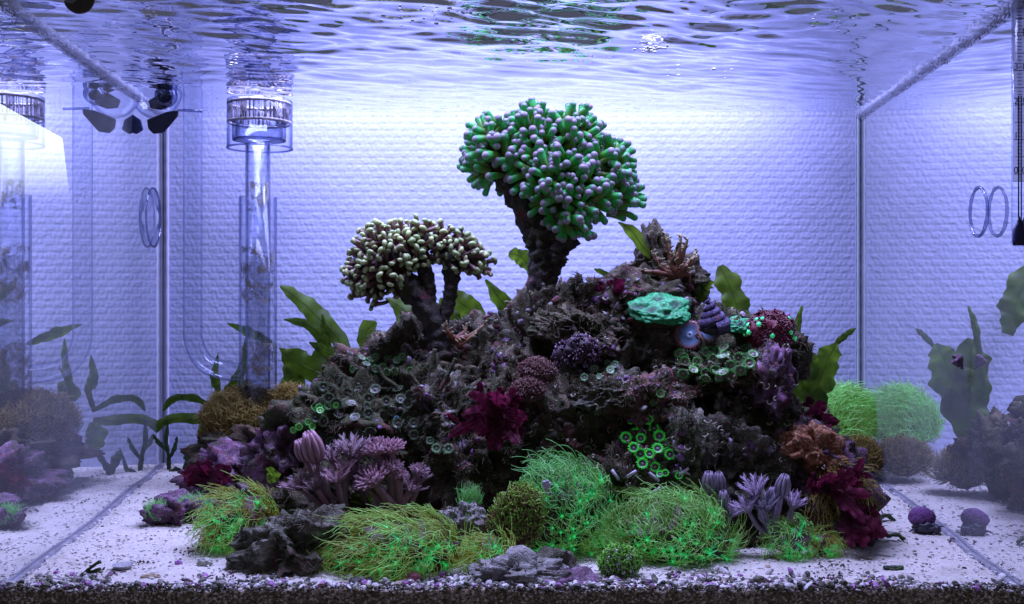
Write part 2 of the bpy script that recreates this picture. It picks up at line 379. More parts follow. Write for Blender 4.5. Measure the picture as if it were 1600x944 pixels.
def rock(label, px, py, hw, hh, y, mat, sub=6, depth=0.75, seed=0, lumpy=0.38, rot=0, name='live_rock', cat='rock', knob=0.0):
    s = sc_at(y); c = P(px, py, y); v, f = ico(sub); v = v.copy(); o = seed * 11.3 + 0.37
    r = 1 + lumpy * fbm(v * 1.3 + o, 3)
    rid = 1 - np.abs(pn(v * 2.6 + o * 2)) * 2; r += 0.14 * lumpy / 0.32 * rid
    v = v * r[:, None] * np.array([hw * s, max(hw, hh) * s * depth, hh * s])
    if rot: ca, sa = math.cos(rot), math.sin(rot); v[:, [0, 2]] = np.stack([v[:, 0] * ca - v[:, 2] * sa, v[:, 0] * sa + v[:, 2] * ca], 1)
    w_ = v + np.array(c); n = v / np.linalg.norm(v, axis=1)[:, None]
    wp_ = w_ + 0.004 * np.stack([pn(w_ * 60 + 3), pn(w_ * 60 + 31), pn(w_ * 60 + 77)], 1)
    d = 0.0080 * (1 - 2.6 * np.abs(pn(wp_ * 46))) + 0.0050 * (0.6 - 1.6 * np.abs(pn(wp_ * 120 + 9))) + 0.0026 * (1 - 2 * np.abs(pn(wp_ * 260))) + 0.0010 * pn(w_ * 520)
    pit = np.clip(pn(wp_ * 95 + 40) - 0.22, 0, 1); d -= np.minimum(pit * 0.030, 0.009)
    if sub < 5 or hw < 30: d *= 0.55
    if knob: d += knob * np.clip(1.2 - 3.2 * np.abs(pn(w_ * 120 + 9)), -0.4, 1) * 0.5
    w_ = w_ + n * d[:, None]
    w_[:, 2] = np.maximum(w_[:, 2], ZF - 0.008)
    w_[:, 1] = np.clip(w_[:, 1], 0.004, YB - 0.004)
    lim = wall_x(w_[:, 1]) - 0.003; w_[:, 0] = np.clip(w_[:, 0], -lim, lim)
    loc = Vector((c.x, c.y, max(ZF, float(w_[:, 2].min()))))
    o_ = obj(name, mk(name, w_ - np.array(loc), f, mat, True)); o_.location = loc
    tag(o_, label, cat); register(w_, f)
    return o_
G = globals()
rock('large dark shadowy rock filling the back of the reef', 880, 650, 300, 125, 0.285, DARK, 6, 0.22, 1)
rock('dark rock mound carrying the cream tipped branching coral', 650, 630, 120, 95, 0.215, DARK, 6, 0.6, 2)
rock('low dark rock shelf at the left, under the dull zoanthid mat', 545, 665, 95, 60, 0.19, OLIV, 5, 0.8, 3)
rock('brownish rock in the middle of the reef behind the maroon seaweed', 775, 640, 88, 110, 0.215, DARK, 6, 0.7, 4)
rock('tall dark rock supporting the big green coral', 865, 560, 72, 100, 0.215, DARK, 6, 0.7, 5)
rock('grey knobbly rock right of the big coral trunk', 985, 560, 88, 88, 0.21, GREY, 6, 0.7, 6, rot=-0.3)
rock('olive rock column beneath the green-edged zoanthid mat', 1110, 640, 100, 105, 0.19, OLIV, 6, 0.7, 7)
rock('pitted pale grey rock at the lower right of the reef', 1130, 745, 95, 92, 0.135, GREY, 6, 0.6, 8, lumpy=0.42)
rock('upright grey rock stub left of the pitted grey rock', 1072, 700, 28, 62, 0.115, GREY, 5, 0.8, 28)
rock('dark grooved rock in the centre above the tallest star polyp mound', 915, 700, 95, 95, 0.16, DARK, 6, 0.7, 9, rot=0.4)
rock('dark rock between the pink bushy coral and the maroon seaweed', 730, 715, 70, 75, 0.15, DARK, 5, 0.7, 10)
rock('dark rock behind the pink bushy corals', 610, 745, 105, 62, 0.175, OLIV, 6, 0.7, 11)
rock('purple crusted rock under the brown bushy polyps at far left', 375, 742, 66, 30, 0.265, PURP, 5, 0.9, 12, knob=0.006)
rock('knobbly mauve rock below the brown bushy polyps', 450, 712, 38, 40, 0.185, PURP, 5, 0.9, 13, knob=0.008)
rock('dark wedge-shaped rock lying on the sand in front of the star polyps', 462, 858, 70, 34, 0.055, GREY, 6, 0.7, 14, rot=0.22)
rock('purple topped rock at the right foot of the reef', 1255, 722, 58, 42, 0.14, PURP, 5, 0.9, 15, rot=-0.35)
rock('maroon rock base standing on the sand at the right end of the reef', 1300, 800, 48, 62, 0.13, PURP, 5, 0.9, 16)
rock('small pale purple rock between the star polyp mounds', 725, 815, 26, 28, 0.075, PALE, 5, 0.8, 17)
rock('dark knob of rock on the reef top beside the brown antler coral', 1020, 395, 17, 36, 0.24, DARK, 5, 0.9, 18)
rock('low dark rock under the brown antler coral on the reef top', 1035, 440, 58, 26, 0.24, DARK, 5, 0.9, 19)
rock('red-spotted rock below the big coral, with a few green rings', 1018, 622, 46, 26, 0.135, PINK, 5, 0.9, 20)
rock('purple coralline shell-like lump on the right edge of the reef', 1203, 595, 22, 42, 0.135, PURP, 5, 0.9, 21, knob=0.006)
rock('dim rock under the pale green polyps at the back right', 1256, 700, 44, 46, 0.27, DARK, 5, 0.8, 22)
rock('right shoulder rock beneath the red polyp ball', 1195, 570, 45, 60, 0.20, DARK, 5, 0.9, 23)
rock('dark rock holding the turquoise coral on the reef top', 985, 480, 62, 42, 0.215, DARK, 5, 0.9, 24)
rock('mauve rock between cream coral trunk and big coral trunk', 722, 560, 48, 42, 0.225, GREY, 5, 0.9, 25)
rock('pale scalloped rock plate lying on the gravel at the front', 815, 896, 52, 12, 0.022, PALE, 5, 0.5, 26)
rock('purple stone on the gravel right of the scalloped plate', 898, 908, 22, 10, 0.018, PURP, 4, 0.8, 27)
rock('tiny reddish-brown rock lying alone on the sand at left', 150, 858, 20, 8, 0.12, PURP, 5, 0.9, 29)
rock('olive pebble-shaped rock between the star polyp mounds at the front', 866, 884, 22, 13, 0.035, GREY, 4, 0.9, 30)
rock('maroon stone with green polyps growing on it by the left sand', 285, 800, 30, 15, 0.17, PURP, 5, 0.9, 31)
rock('dark base rock in the shade under the right pulsing corals', 1175, 800, 70, 42, 0.13, DARK, 5, 0.8, 32)
rock('shaded rock under the left pulsing corals', 520, 790, 80, 42, 0.13, DARK, 5, 0.8, 33)
rock('mottled dark rock holding up the glossy green-ringed zoanthids', 1010, 760, 60, 55, 0.12, DARK, 5, 0.6, 34)
rock('dark rock under the brown bushy polyps, behind the purple crust', 430, 705, 95, 42, 0.32, DARK, 6, 0.6, 41)
rock('dark footing rock at the right end of the reef, in shade', 1180, 738, 85, 66, 0.225, DARK, 6, 0.7, 42)
rock('jutting ledge rock under the olive button polyps', 1120, 585, 72, 20, 0.165, OLIV, 6, 1.0, 61, rot=-.05)
rock('thin overhanging ledge left of the red-spotted rock', 950, 615, 52, 18, 0.150, GREY, 6, 1.0, 62, rot=.15)
rock('ragged ledge between the big coral trunk and the dark creature', 905, 520, 50, 22, 0.170, DARK, 6, 1.0, 63, rot=-.3)
rock('brown crag on the right shoulder beneath the purple shell-like lump', 1190, 665, 46, 38, 0.150, OLIV, 6, .9, 64)
rock('craggy dark rock left of the maroon seaweed', 700, 640, 52, 40, 0.160, GREY, 6, .9, 65, rot=.2)
rock('dark footing rock behind the pulsing corals at the left', 590, 800, 110, 50, 0.165, DARK, 6, 0.7, 43)
rock('dark footing rock behind the two middle star polyp mounds', 960, 800, 120, 60, 0.19, DARK, 6, 0.7, 44)
rv = np.concatenate(rock_v); rf = np.concatenate(rock_f)
BV = BVHTree.FromPolygons([Vector(q) for q in rv], [tuple(int(a) for a in q) for q in rf])
def hit(px, py, default_y=0.15):
    """where the reef surface is found along a line of sight; returns point and outward normal"""
    o = Vector((0, -D, 0)); d = (P(px, py, 0.2) - o).normalized()
    l, n, i, t = BV.ray_cast(o, d)
    if l is None:
        if py > CY + 250: q = F(px, py); return q, Vector((0, 0, 1))
        return P(px, py, default_y), Vector((0, -1, 0.2)).normalized()
    if l.z < ZF + 0.002 or (F(px, py).y if py > CY + 20 else 9) < l.y: return F(px, py), Vector((0, 0, 1))
    if n.dot(d) > 0: n = -n
    return l, n

# ------------------------------------------------------------------ leafy green seaweed
M_leaf = fleshy('green_seaweed', [(0, (0.06, 0.12, 0.008)), (0.5, (0.10, 0.19, 0.012)), (1, (0.17, 0.27, 0.03))], 0.45, 0.68, 0.45, nscale=70)
M_leafd = fleshy('dark_seaweed', [(0, (0.02, 0.05, 0.012)), (1, (0.05, 0.11, 0.02))], 0.5, 0.35, 0.35, nscale=160)
M_red = fleshy('red_seaweed', [(0, (0.06, 0.006, 0.02)), (0.6, (0.15, 0.012, 0.045)), (1, (0.26, 0.03, 0.085))], 0.65, 0.35, 0.5, nscale=260, spec=0.2)
def blade(path, y, wavy=0.10, dy=0.0, name='blade', seed=0, nseg=52, tilt=0.0):
    """path: (px, py, full width in px) from root to tip"""
    s = sc_at(y); q = spline([(a, b, w_) for a, b, w_ in path], nseg); mb = MB(); V = []; fa = []; nc = 7
    tg = np.gradient(q[:, :2], axis=0); tg /= np.linalg.norm(tg, axis=1)[:, None] + 1e-9
    for i in range(nseg):
        nx, ny = -tg[i][1], tg[i][0]; w_ = max(q[i, 2], 0.6) / 2 * min(1, ((1.02 - i / (nseg - 1)) * 6) ** .5) * (1.12 + 0.13 * math.sin(i / nseg * 14 + seed * 2.1) + 0.05 * math.sin(i / nseg * 31 + seed))
        for j in range(nc):
            e = -1 + 2 * j / (nc - 1)
            rg = 1 + (.09 * math.sin(i / nseg * 23 + seed * 3 + 2 * (e > 0)) + .04 * math.sin(i / nseg * 60 + seed + (e > 0))) * abs(e); pt = P(q[i, 0] + nx * w_ * e * rg, q[i, 1] + ny * w_ * e * rg, y)
            # keep the same distance scale, move the sheet in depth: cupped, waved edges
            off = wavy * w_ * s * (abs(e) ** 2) * math.sin(i / nseg * 26 + seed + (e > 0) * 1.7) * 2.2 + tilt * e * w_ * s + dy * i / nseg - 0.2 * w_ * s * (1 - e * e)
            V.append((pt.x, y + off, pt.z)); fa.append(0.15 + 0.7 * i / nseg + 0.15 * (1 - abs(e)) * -1)
    mb.add(V, [(i * nc + j, i * nc + j + 1, (i + 1) * nc + j + 1, (i + 1) * nc + j) for i in range(nseg - 1) for j in range(nc - 1)], np.clip(fa, 0, 1))
    # midrib
    tube(mb, [P(a, b, y - 0.0006) + Vector((0, dy * i / nseg - 0.2 * max(w_, .6) / 2 * s, 0)) for i, (a, b, w_) in enumerate(q)], 0.00022, 4, fac=0.5)
    return mb
def seaweed(label, y, blades, mat=None, name='seaweed', group=None):
    b0 = blades[0][0]; root = thing(name, label, 'seaweed', P(b0[0], b0[1], y), group)
    for k, bl in enumerate(blades):
        part('blade', blade(bl, y + 0.006 * math.sin(k * 2.3), seed=k * 1.7 + b0[0], dy=0.012 * math.sin(k * 3.1 + 1), tilt=0.35 * math.sin(k * 1.9 + b0[0])), mat or M_leaf, root)
    return root
seaweed('long strap of green seaweed leaning left behind the brown bushy polyps', 0.355, [
    [(548, 585, 12), (530, 530, 22), (500, 500, 26), (480, 480, 24), (455, 460, 18), (434, 447, 7)],
    [(545, 580, 10), (520, 585, 36), (480, 572, 40), (455, 555, 24), (440, 543, 5)],
    [(545, 585, 8), (525, 560, 22), (505, 548, 16), (480, 536, 6)],
    [(540, 580, 8), (558, 610, 30), (540, 640, 26), (530, 660, 6)]])
seaweed('long narrow wavy seaweed ribbon crossing behind the left seaweed strap', 0.36, [
    [(560, 600, 8), (525, 565, 13), (495, 520, 15), (470, 505, 13), (440, 500, 5)], [(505, 600, 8), (498, 560, 18), (512, 525, 16), (506, 490, 5)],
    [(470, 640, 14), (462, 600, 26), (448, 580, 20), (452, 560, 5)]])
seaweed('short upright green seaweed blade left of the cream coral trunk', 0.26, [
    [(572, 600, 12), (565, 570, 26), (575, 545, 24), (570, 520, 28), (585, 503, 14)]])
seaweed('broad green seaweed blade behind the cream coral trunk', 0.27, [
    [(655, 560, 20), (640, 530, 44), (645, 500, 44), (622, 478, 24), (600, 466, 6)],
    [(650, 545, 20), (625, 560, 30), (622, 580, 10)]])
seaweed('bright green seaweed clump between the two branching corals', 0.26, [
    [(735, 560, 14), (745, 520, 34), (738, 490, 36), (715, 470, 28), (690, 455, 10)],
    [(740, 560, 12), (715, 520, 30), (700, 490, 26), (690, 465, 8)],
    [(770, 560, 12), (790, 520, 34), (795, 490, 26), (775, 460, 18), (758, 437, 8)],
    [(740, 545, 12), (700, 540, 26), (680, 545, 8)]])
seaweed('curled green seaweed tip left of the big coral trunk', 0.25, [
    [(835, 450, 6), (828, 420, 14), (815, 402, 24), (795, 395, 16)]])
seaweed('dark green seaweed behind the big coral trunk base', 0.25, [
    [(790, 560, 14), (800, 520, 50), (815, 490, 46), (830, 475, 12)], [(800, 550, 8), (780, 530, 34), (772, 515, 8)]], M_leafd)
seaweed('jagged olive seaweed reaching up from the reef top beside the dark rock knob', 0.215, [
    [(1100, 450, 8), (1075, 435, 9), (1040, 415, 8), (1010, 390, 14), (990, 362, 16), (968, 346, 8)],
    [(1100, 455, 8), (1102, 470, 10), (1095, 450, 22), (1112, 440, 6)]])
seaweed('small olive seaweed sprig left of the turquoise coral', 0.22, [
    [(980, 450, 5), (955, 432, 8), (930, 420, 6)]])
seaweed('wide upright green blade behind the conical snail', 0.365, [
    [(1165, 520, 14), (1155, 490, 34), (1145, 455, 38), (1128, 415, 24)]])
seaweed('large green seaweed fan at the right edge of the reef', 0.32, [
    [(1250, 690, 26), (1258, 640, 56), (1252, 590, 58), (1250, 545, 34), (1240, 530, 10)],
    [(1262, 650, 24), (1275, 600, 46), (1290, 560, 40), (1302, 535, 12)],
    [(1240, 600, 6), (1246, 540, 10), (1250, 505, 9), (1258, 478, 6)],
    [(1298, 545, 4), (1312, 530, 8), (1322, 520, 8), (1332, 512, 3)]])
seaweed('thin arching green seaweed strap over the left sand', 0.375, [
    [(335, 655, 8), (300, 655, 14), (265, 655, 14), (235, 675, 12), (218, 700, 9), (224, 735, 3)],
    [(340, 640, 6), (305, 622, 10), (275, 622, 10), (260, 640, 6)],
    [(328, 640, 4), (338, 610, 10), (332, 590, 14), (336, 555, 4)],
    [(385, 620, 5), (378, 600, 18), (372, 612, 12)],
    [(380, 640, 6), (372, 600, 10), (378, 565, 10), (380, 528, 4)],
    [(335, 700, 14), (325, 680, 26), (330, 655, 16)]])
seaweed('slim green blades rising behind the brown bushy polyps', 0.37, [
    [(425, 535, 4), (400, 525, 14), (375, 515, 12), (350, 506, 3)],
    [(380, 622, 4), (362, 612, 18), (368, 592, 8), (380, 570, 3)],
    [(460, 640, 20), (450, 610, 34), (440, 590, 8)],
    [(500, 630, 20), (470, 650, 40), (440, 660, 20)]])
seaweed('dark feathery seaweed stalk in front of the left back corner', 0.37, [
    [(262, 755, 8), (262, 720, 6), (256, 690, 7), (258, 655, 3)], [(262, 720, 5), (275, 700, 6), (282, 680, 4)],
    [(262, 740, 4), (275, 735, 7), (280, 745, 3)], [(262, 705, 4), (250, 690, 7), (244, 676, 3)], [(270, 755, 4), (280, 745, 6), (296, 700, 3)]], M_leafd)
seaweed('small dark green algae tuft behind the red algae at far left', 0.36, [
    [(300, 740, 10), (290, 715, 12), (285, 705, 5)], [(300, 740, 8), (312, 715, 9), (318, 705, 4)]], M_leafd)
seaweed('dark blade pair standing against the right corner seam', 0.37, [
    [(1333, 650, 12), (1330, 625, 14), (1333, 605, 5)]], M_leafd)
seaweed('bright lettuce-like algae under the left pulsing corals', 0.10, [
    [(545, 805, 10), (535, 790, 20), (520, 775, 10)], [(548, 805, 10), (560, 785, 18), (555, 765, 6)], [(420, 730, 8), (425, 745, 18), (412, 755, 12)],
    [(560, 800, 10), (575, 780, 14), (582, 770, 6)]])
seaweed('olive lettuce-like algae beside the white frag spines', 0.085, [
    [(955, 790, 10), (965, 775, 20), (985, 770, 8)], [(960, 800, 8), (985, 800, 22), (1005, 795, 8)], [(945, 795, 8), (955, 770, 16), (950, 755, 6)],
    [(950, 805, 8), (970, 815, 22), (995, 812, 8)]])

# ------------------------------------------------------------------ red seaweed: lobed, branching sheets
def red_seaweed(label, root_px, y, lobes, mat=None):
    root = thing('red_seaweed', label, 'seaweed', P(*root_px, y))
    for k, (ang, ln, wd) in enumerate(lobes):
        a = math.radians(ang); pth = []; bend = R.uniform(-0.5, 0.5)
        for i in range(6):
            u = i / 5; aa = a + bend * u
            pth.append((root_px[0] + math.cos(aa) * ln * u, root_px[1] - math.sin(aa) * ln * u, wd * (0.45 + 1.1 * math.sin(PI * min(u * 0.8 + 0.15, 1)) * (1 + 0.3 * math.sin(i * 2 + k)))))
        mbx = blade(pth, y - 0.004 * (k % 4), wavy=0.14, dy=R.uniform(-0.026, -0.002), seed=k * 2.3 + root_px[0], nseg=22, tilt=R.uniform(-0.6, 0.6))
        for sgn in (-1, 1):          # side lobes
            for u in (0.45, 0.75):
                if R.random() < 0.75:
                    aa = a + bend * u + sgn * R.uniform(0.7, 1.1); bx = root_px[0] + math.cos(a + bend * u) * ln * u; by = root_px[1] - math.sin(a + bend * u) * ln * u
                    L = ln * R.uniform(0.25, 0.42)
                    sub = blade([(bx, by, wd * 0.5), (bx + math.cos(aa) * L * 0.6, by - math.sin(aa) * L * 0.6, wd * 0.8), (bx + math.cos(aa) * L, by - math.sin(aa) * L, wd * 0.3)], y - 0.004 * (k % 4) - 0.003 * u, wavy=0.3, dy=R.uniform(-0.012, 0.004), seed=k + u * 7, nseg=10)
                    for v_, in zip(sub.v): mbx.add(v_, [], 0)
                    # re-add faces with the right offsets
                    nb = mbx.n - sum(len(v_) for v_ in sub.v)
                    mbx.f += [tuple(q + nb for q in t) for t in sub.f]; mbx.m += sub.m
                    fa = np.concatenate(sub.a); i0 = len(mbx.a) - len(sub.v); p0 = 0
                    for q, v_ in enumerate(sub.v): mbx.a[i0 + q] = fa[p0:p0 + len(v_)]; p0 += len(v_)
        part('blade', mbx, mat or M_red, root)
    return root
red_seaweed('large maroon lobed seaweed spread over the middle of the reef', (775, 650), 0.115, [(15, 48, 15), (50, 52, 14), (85, 46, 17), (118, 56, 13), (150, 52, 15), (185, 76, 12), (230, 36, 14), (285, 52, 17), (325, 50, 15), (350, 42, 13), (255, 50, 12), (68, 34, 18)])
red_seaweed('small crimson fan seaweed at the left foot of the reef', (328, 757), 0.225, [(90, 38, 15), (125, 42, 14), (155, 44, 12), (60, 40, 16), (180, 42, 11), (30, 40, 12)])
red_seaweed('dark crimson seaweed draped over the right end of the reef', (1290, 765), 0.10, [(60, 42, 13), (15, 72, 11), (90, 34, 14), (340, 62, 13), (130, 36, 12), (0, 56, 12), (165, 34, 11), (35, 46, 12)])
red_seaweed('bright pinkish-red round seaweed frond beside the right sand', (1325, 800), 0.095, [(322, 52, 19), (340, 38, 15), (290, 46, 17), (262, 48, 15), (20, 46, 9)])
red_seaweed('little pink sprouts left of the turquoise coral', (960, 462), 0.20, [(120, 26, 8), (95, 28, 8), (150, 34, 9), (60, 24, 8), (30, 30, 8)])
red_seaweed('dark maroon seaweed tuft in front of the pale green polyps', (1265, 660), 0.19, [(60, 40, 13), (100, 34, 14), (20, 34, 12), (330, 34, 14)])

# ------------------------------------------------------------------ placing repeated parts
def basis(z, x=None, spin=0.0):
    z = Vector(z).normalized(); x = Vector(x) if x is not None else Vector((R.uniform(-1, 1), R.uniform(-1, 1), R.uniform(-1, 1)))
    x = x - z * x.dot(z)
    if x.length < 1e-4: x = z.orthogonal()
    x.normalize(); y = z.cross(x); m = Matrix((x, y, z)).transposed().to_4x4()
    return m @ Matrix.Rotation(spin, 4, 'Z') if spin else m
def put(name, me, root, loc, z, x=None, scale=1.0, spin=0.0):
    m = Matrix.Translation(Vector(loc) - root.location) @ basis(z, x, spin) @ (Matrix.Diagonal((*scale, 1)) if hasattr(scale, '__len__') else Matrix.Scale(scale, 4))
    return obj(name, me, root, m)
def fib(n, off=0.5):
    i = np.arange(n) + off; ph = np.arccos(1 - 2 * i / n); th = PI * (1 + 5 ** .5) * i
    return np.stack([np.cos(th) * np.sin(ph), np.sin(th) * np.sin(ph), np.cos(ph)], 1)

# ------------------------------------------------------------------ star polyps and other long-haired polyps
M_mat = fleshy('polyp_mat', [(0, (0.07, 0.035, 0.03)), (1, (0.14, 0.06, 0.07))], 0.6, 0.0, 0.5, nscale=250)
M_matp = fleshy('purple_polyp_mat', [(0, (0.14, 0.05, 0.14)), (1, (0.30, 0.12, 0.30))], 0.6, 0.0, 0.5, nscale=250)
M_eye = fleshy('polyp_centre', [(0, (0.10, 1.0, 0.40)), (1, (0.10, 1.0, 0.40))], 0.4, 0.2, 0.1, emit=0.35)
M_star = fleshy('open_star_polyp', [(0, (0.10, 1.0, 0.36)), (0.28, (0.14, 0.85, 0.26)), (0.6, (0.40, 0.80, 0.20)), (1, (0.62, 1.0, 0.45))], 0.4, 0.4, 0.15, emit=0.10)
def hair(name, base, mid, tip, trans=0.45): return fleshy(name, [(0, base), (0.40, mid), (1, tip)], 0.45, trans, 0.15, swing=((0.85, 0.62, 0.55), (1.1, 1.12, 1.1)), emit=0.0 if 'brown' in name or 'grey' in name else 0.11)
H_green = hair('green_polyp', (0.16, 0.34, 0.08), (0.30, 0.66, 0.18), (0.50, 0.95, 0.42))
H_yell = hair('yellow_green_polyp', (0.36, 0.24, 0.05), (0.46, 0.52, 0.11), (0.52, 0.92, 0.28))
H_brown = hair('olive_brown_polyp', (0.12, 0.09, 0.02), (0.30, 0.24, 0.06), (0.62, 0.56, 0.18))
H_pale = hair('pale_green_polyp', (0.26, 0.42, 0.14), (0.36, 0.75, 0.24), (0.48, 1.0, 0.42))
H_teal = hair('teal_green_polyp', (0.10, 0.36, 0.12), (0.22, 0.70, 0.24), (0.46, 1.0, 0.50))
def star_mesh(seed, mats, length=0.019, n=8, rad=0.00033, bend=0.55, eye=0.0011, splay=0.75, curl=0.0):
    r = random.Random(seed); mb = MB(); m = 9
    for k in range(n):
        a = 2 * PI * k / n + r.uniform(-.25, .25); L = length * r.uniform(0.7, 1.15); sp = splay * r.uniform(0.8, 1.15); w1 = r.uniform(-.5, .5); ph = r.uniform(0, 6); wv = r.uniform(.05, .13) * (1 if curl else .4)
        pts = []
        for i in range(m):
            u = i / (m - 1)
            if curl:      # springs out, then lies over with the current
                rr = 0.0006 + L * math.sin(sp) * (0.52 * u - 0.16 * u * u); z = L * curl * (1 - math.exp(-3.2 * u)) + L * .06 * math.sin(u * 5 + ph)
                pts.append((math.cos(a + w1 * u) * rr + bend * L * u ** 1.4 + wv * L * math.sin(u * 6 + ph) * u, math.sin(a + w1 * u) * rr + wv * 1.5 * L * math.cos(u * 5.5 + ph) * u, z))
            else:
                rr = 0.0007 + L * u * math.sin(sp) * (1 - 0.30 * u); z = L * u * math.cos(sp) * (1 - 0.35 * u * u)
                pts.append((math.cos(a + w1 * u) * rr + bend * L * u ** 1.6 + wv * L * math.sin(u * 7 + ph) * u, math.sin(a + w1 * u) * rr + wv * L * math.cos(u * 6 + ph) * u, z))
        tube(mb, pts, np.linspace(rad * 1.35, rad * 0.6, m), 3, 0, fac=np.linspace(0, 1, m), cap=False)
    tube(mb, [(0, 0, -0.007), (0, 0, 0.0)], [0.0012, 0.0009], 5, 0, fac=0.0, cap=False)
    blob(mb, (0, 0, 0.0006), (eye, eye, eye * 0.8), 1, mi=1, fac=0)
    return mb.mesh('polyp', mats)
_stars = {}
def stars(key, mats, **k):
    if key not in _stars: _stars[key] = [star_mesh(q * 13 + 1, mats, **k) for q in range(6)]
    return _stars[key]
def mound(label, px, py, hw, hh, y, n, flow, key, mats, base=None, length=0.019, size=1.0, depth=0.8, nz=-0.35, ny=0.45, rad=0.00026, bend=0.55, nt_=8, eye=0.0011, splay=0.75, curl=0.0, updrag=0.0, eye_p=1.0, cat='star polyps', name='star_polyp_colony', rot=0.0, inner=0.86, lump=0.14):
    s = sc_at(y); c = P(px, py, y); rx, ry, rz = hw * s, hw * s * depth, hh * s
    root = thing(name, label, cat, (c.x, c.y, max(ZF, c.z - rz)))
    ca, sa = math.cos(rot), math.sin(rot)
    def tr(v): return np.array([v[0] * ca - v[2] * sa, v[1], v[0] * sa + v[2] * ca])
    ln = length * 0.45
    ax = np.array([max(rx - ln, rx * .45), max(ry - ln, ry * .45), max(rz - ln, rz * .45)])
    mb = MB(); v, f = ico(4); q = v * (1 + lump * fbm(v * 2.2 + px * .1, 3))[:, None] * ax * inner
    q = np.stack([q[:, 0] * ca - q[:, 2] * sa, q[:, 1], q[:, 0] * sa + q[:, 2] * ca], 1) + np.array(c)
    q += 0.0012 * (pn(q * 260))[:, None] * v
    q[:, 2] = np.maximum(q[:, 2], ZF - 0.004); q[:, 1] = np.maximum(q[:, 1], 0.004); mb.add(q, f.tolist(), np.clip(0.5 + pn(q * 200), 0, 1))
    part('mat', mb, base or M_mat, root)
    ms = stars(key, mats, length=length, rad=rad, bend=bend, n=nt_, eye=eye, splay=splay, curl=curl)
    wide = stars('wide', (M_star, M_eye), length=length * .85, rad=rad * 1.2, bend=bend * .2, n=nt_, eye=.0009, splay=1.45, curl=curl * .5) if curl else ms
    blind = stars(key + '-', (mats[0], mats[0]), length=length, rad=rad, bend=bend, n=nt_, eye=.0009, splay=splay) if eye_p < 1 else ms
    dirs = [d for d in fib(int(n * 2.4)) if d[2] > nz and d[1] < ny]
    R.shuffle(dirs); dirs = dirs[:min(n, 299)]
    for d in dirs:
        d = d + np.array([R.gauss(0, .06) for _ in range(3)]); d /= np.linalg.norm(d)
        l = 1 + lump * float(fbm(np.array([d]) * 2.2 + px * .1, 3)[0])
        p = tr(d * ax * l * inner * 1.03) + np.array(c); nn = tr(d / ax); nn /= np.linalg.norm(nn); nn = nn + np.array([0, 0, updrag]) 
        if p[2] < ZF + 0.001 or p[1] < 0.003 or abs(p[0]) > wall_x(p[1]) - 0.005: continue
        star = curl and d[1] < -0.25 and R.random() < 0.42 - 0.22 * d[2]
        put('polyp', R.choice(wide if star else (ms if R.random() < eye_p else blind)), root, p + (nn / np.linalg.norm(nn)) * (0.004 if star else 0), nn, Vector(flow) + Vector((R.gauss(0, .25), R.gauss(0, .2), R.gauss(0, .25))), size * (R.uniform(0.6, 1.32) if curl else R.uniform(.8, 1.15)))
    return root
MG, MY, MBr, MPa, MT = (H_green, M_eye), (H_yell, M_eye), (H_brown, H_brown), (H_pale, M_eye), (H_teal, M_eye)
mound('yellow-green long-haired star polyps on the sand at the left front', 378, 820, 80, 68, 0.10, 120, (-0.6, -0.3, -0.4), 'yell', MY, bend=0.5, updrag=0.3, length=0.023, splay=1.2, curl=0.42, rad=0.00021, eye=0.0003, lump=0.34, nz=-0.8)
mound('widest green star polyp mound at the front, hair swept to the left', 622, 858, 126, 68, 0.055, 190, (-1, -0.2, -0.35), 'gy', ((hair('lime_green_polyp', (0.30, 0.26, 0.06), (0.42, 0.62, 0.13), (0.52, 0.98, 0.36))), M_eye), bend=0.65, updrag=0.25, length=0.023, splay=1.2, curl=0.42, rad=0.00021, eye=0.0003, lump=0.34, nz=-0.8)
mound('tall green star polyp mound in the middle, hair pointing up', 876, 800, 96, 92, 0.09, 175, (-0.3, -0.1, 1), 'teal', MT, bend=0.5, updrag=0.4, rot=0.45, length=0.023, splay=1.2, curl=0.42, rad=0.00021, eye=0.0003, lump=0.34, nz=-0.8)
mound('round green star polyp mound right of the middle', 1050, 830, 116, 72, 0.08, 190, (-0.3, -0.1, 0.8), 'green', MG, bend=0.45, updrag=0.35, length=0.023, splay=1.2, curl=0.42, rad=0.00021, eye=0.0003, lump=0.34, nz=-0.8)
mound('small star polyp tuft between the lime mound and the upright brown one', 762, 874, 48, 48, 0.045, 42, (-0.5, -0.2, 0.3), 'yell', MY, updrag=0.3, bend=.45, length=0.023, splay=1.2, curl=0.42, rad=0.00021, eye=0.0003, lump=0.34, nz=-0.8)
mound('pale yellow-green star polyps against the right back corner', 1312, 665, 58, 62, 0.365, 280, (0.3, -0.2, 0.6), 'pale', MPa, updrag=0.4, rad=0.0003, size=1.2, splay=.9)
mound('bright green star polyps under the purple pulsing corals at the right', 1235, 845, 58, 46, 0.075, 40, (-0.4, -0.3, -0.2), 'green', MG, base=M_matp, updrag=0.0, size=0.85, bend=.45, length=0.023, splay=1.2, curl=0.42, rad=0.00021, eye=0.0003, lump=0.34, nz=-0.8)
mound('brown bushy fine-haired polyps at the upper left of the reef', 388, 660, 84, 60, 0.325, 280, (0, -0.2, 0.8), 'brown', MBr, length=0.022, bend=0.25, rad=0.00027, splay=0.8, updrag=0.4, nt_=12, cat='bushy coral', name='bushy_coral')
mound('second bushy brown polyp tuft right of the first, behind the mauve rock', 450, 650, 42, 48, 0.315, 120, (0.2, -0.2, 0.8), 'brown', MBr, length=0.022, bend=0.25, rad=0.00027, splay=0.8, updrag=0.4, nt_=12, cat='bushy coral', name='bushy_coral')
mound('brown soft polyps hanging beside the crimson seaweed at the right foot', 1308, 782, 50, 62, 0.112, 150, (0.1, -0.2, -0.8), 'brown', MBr, length=0.014, bend=0.5, rad=0.0004, cat='bushy coral', name='bushy_coral')
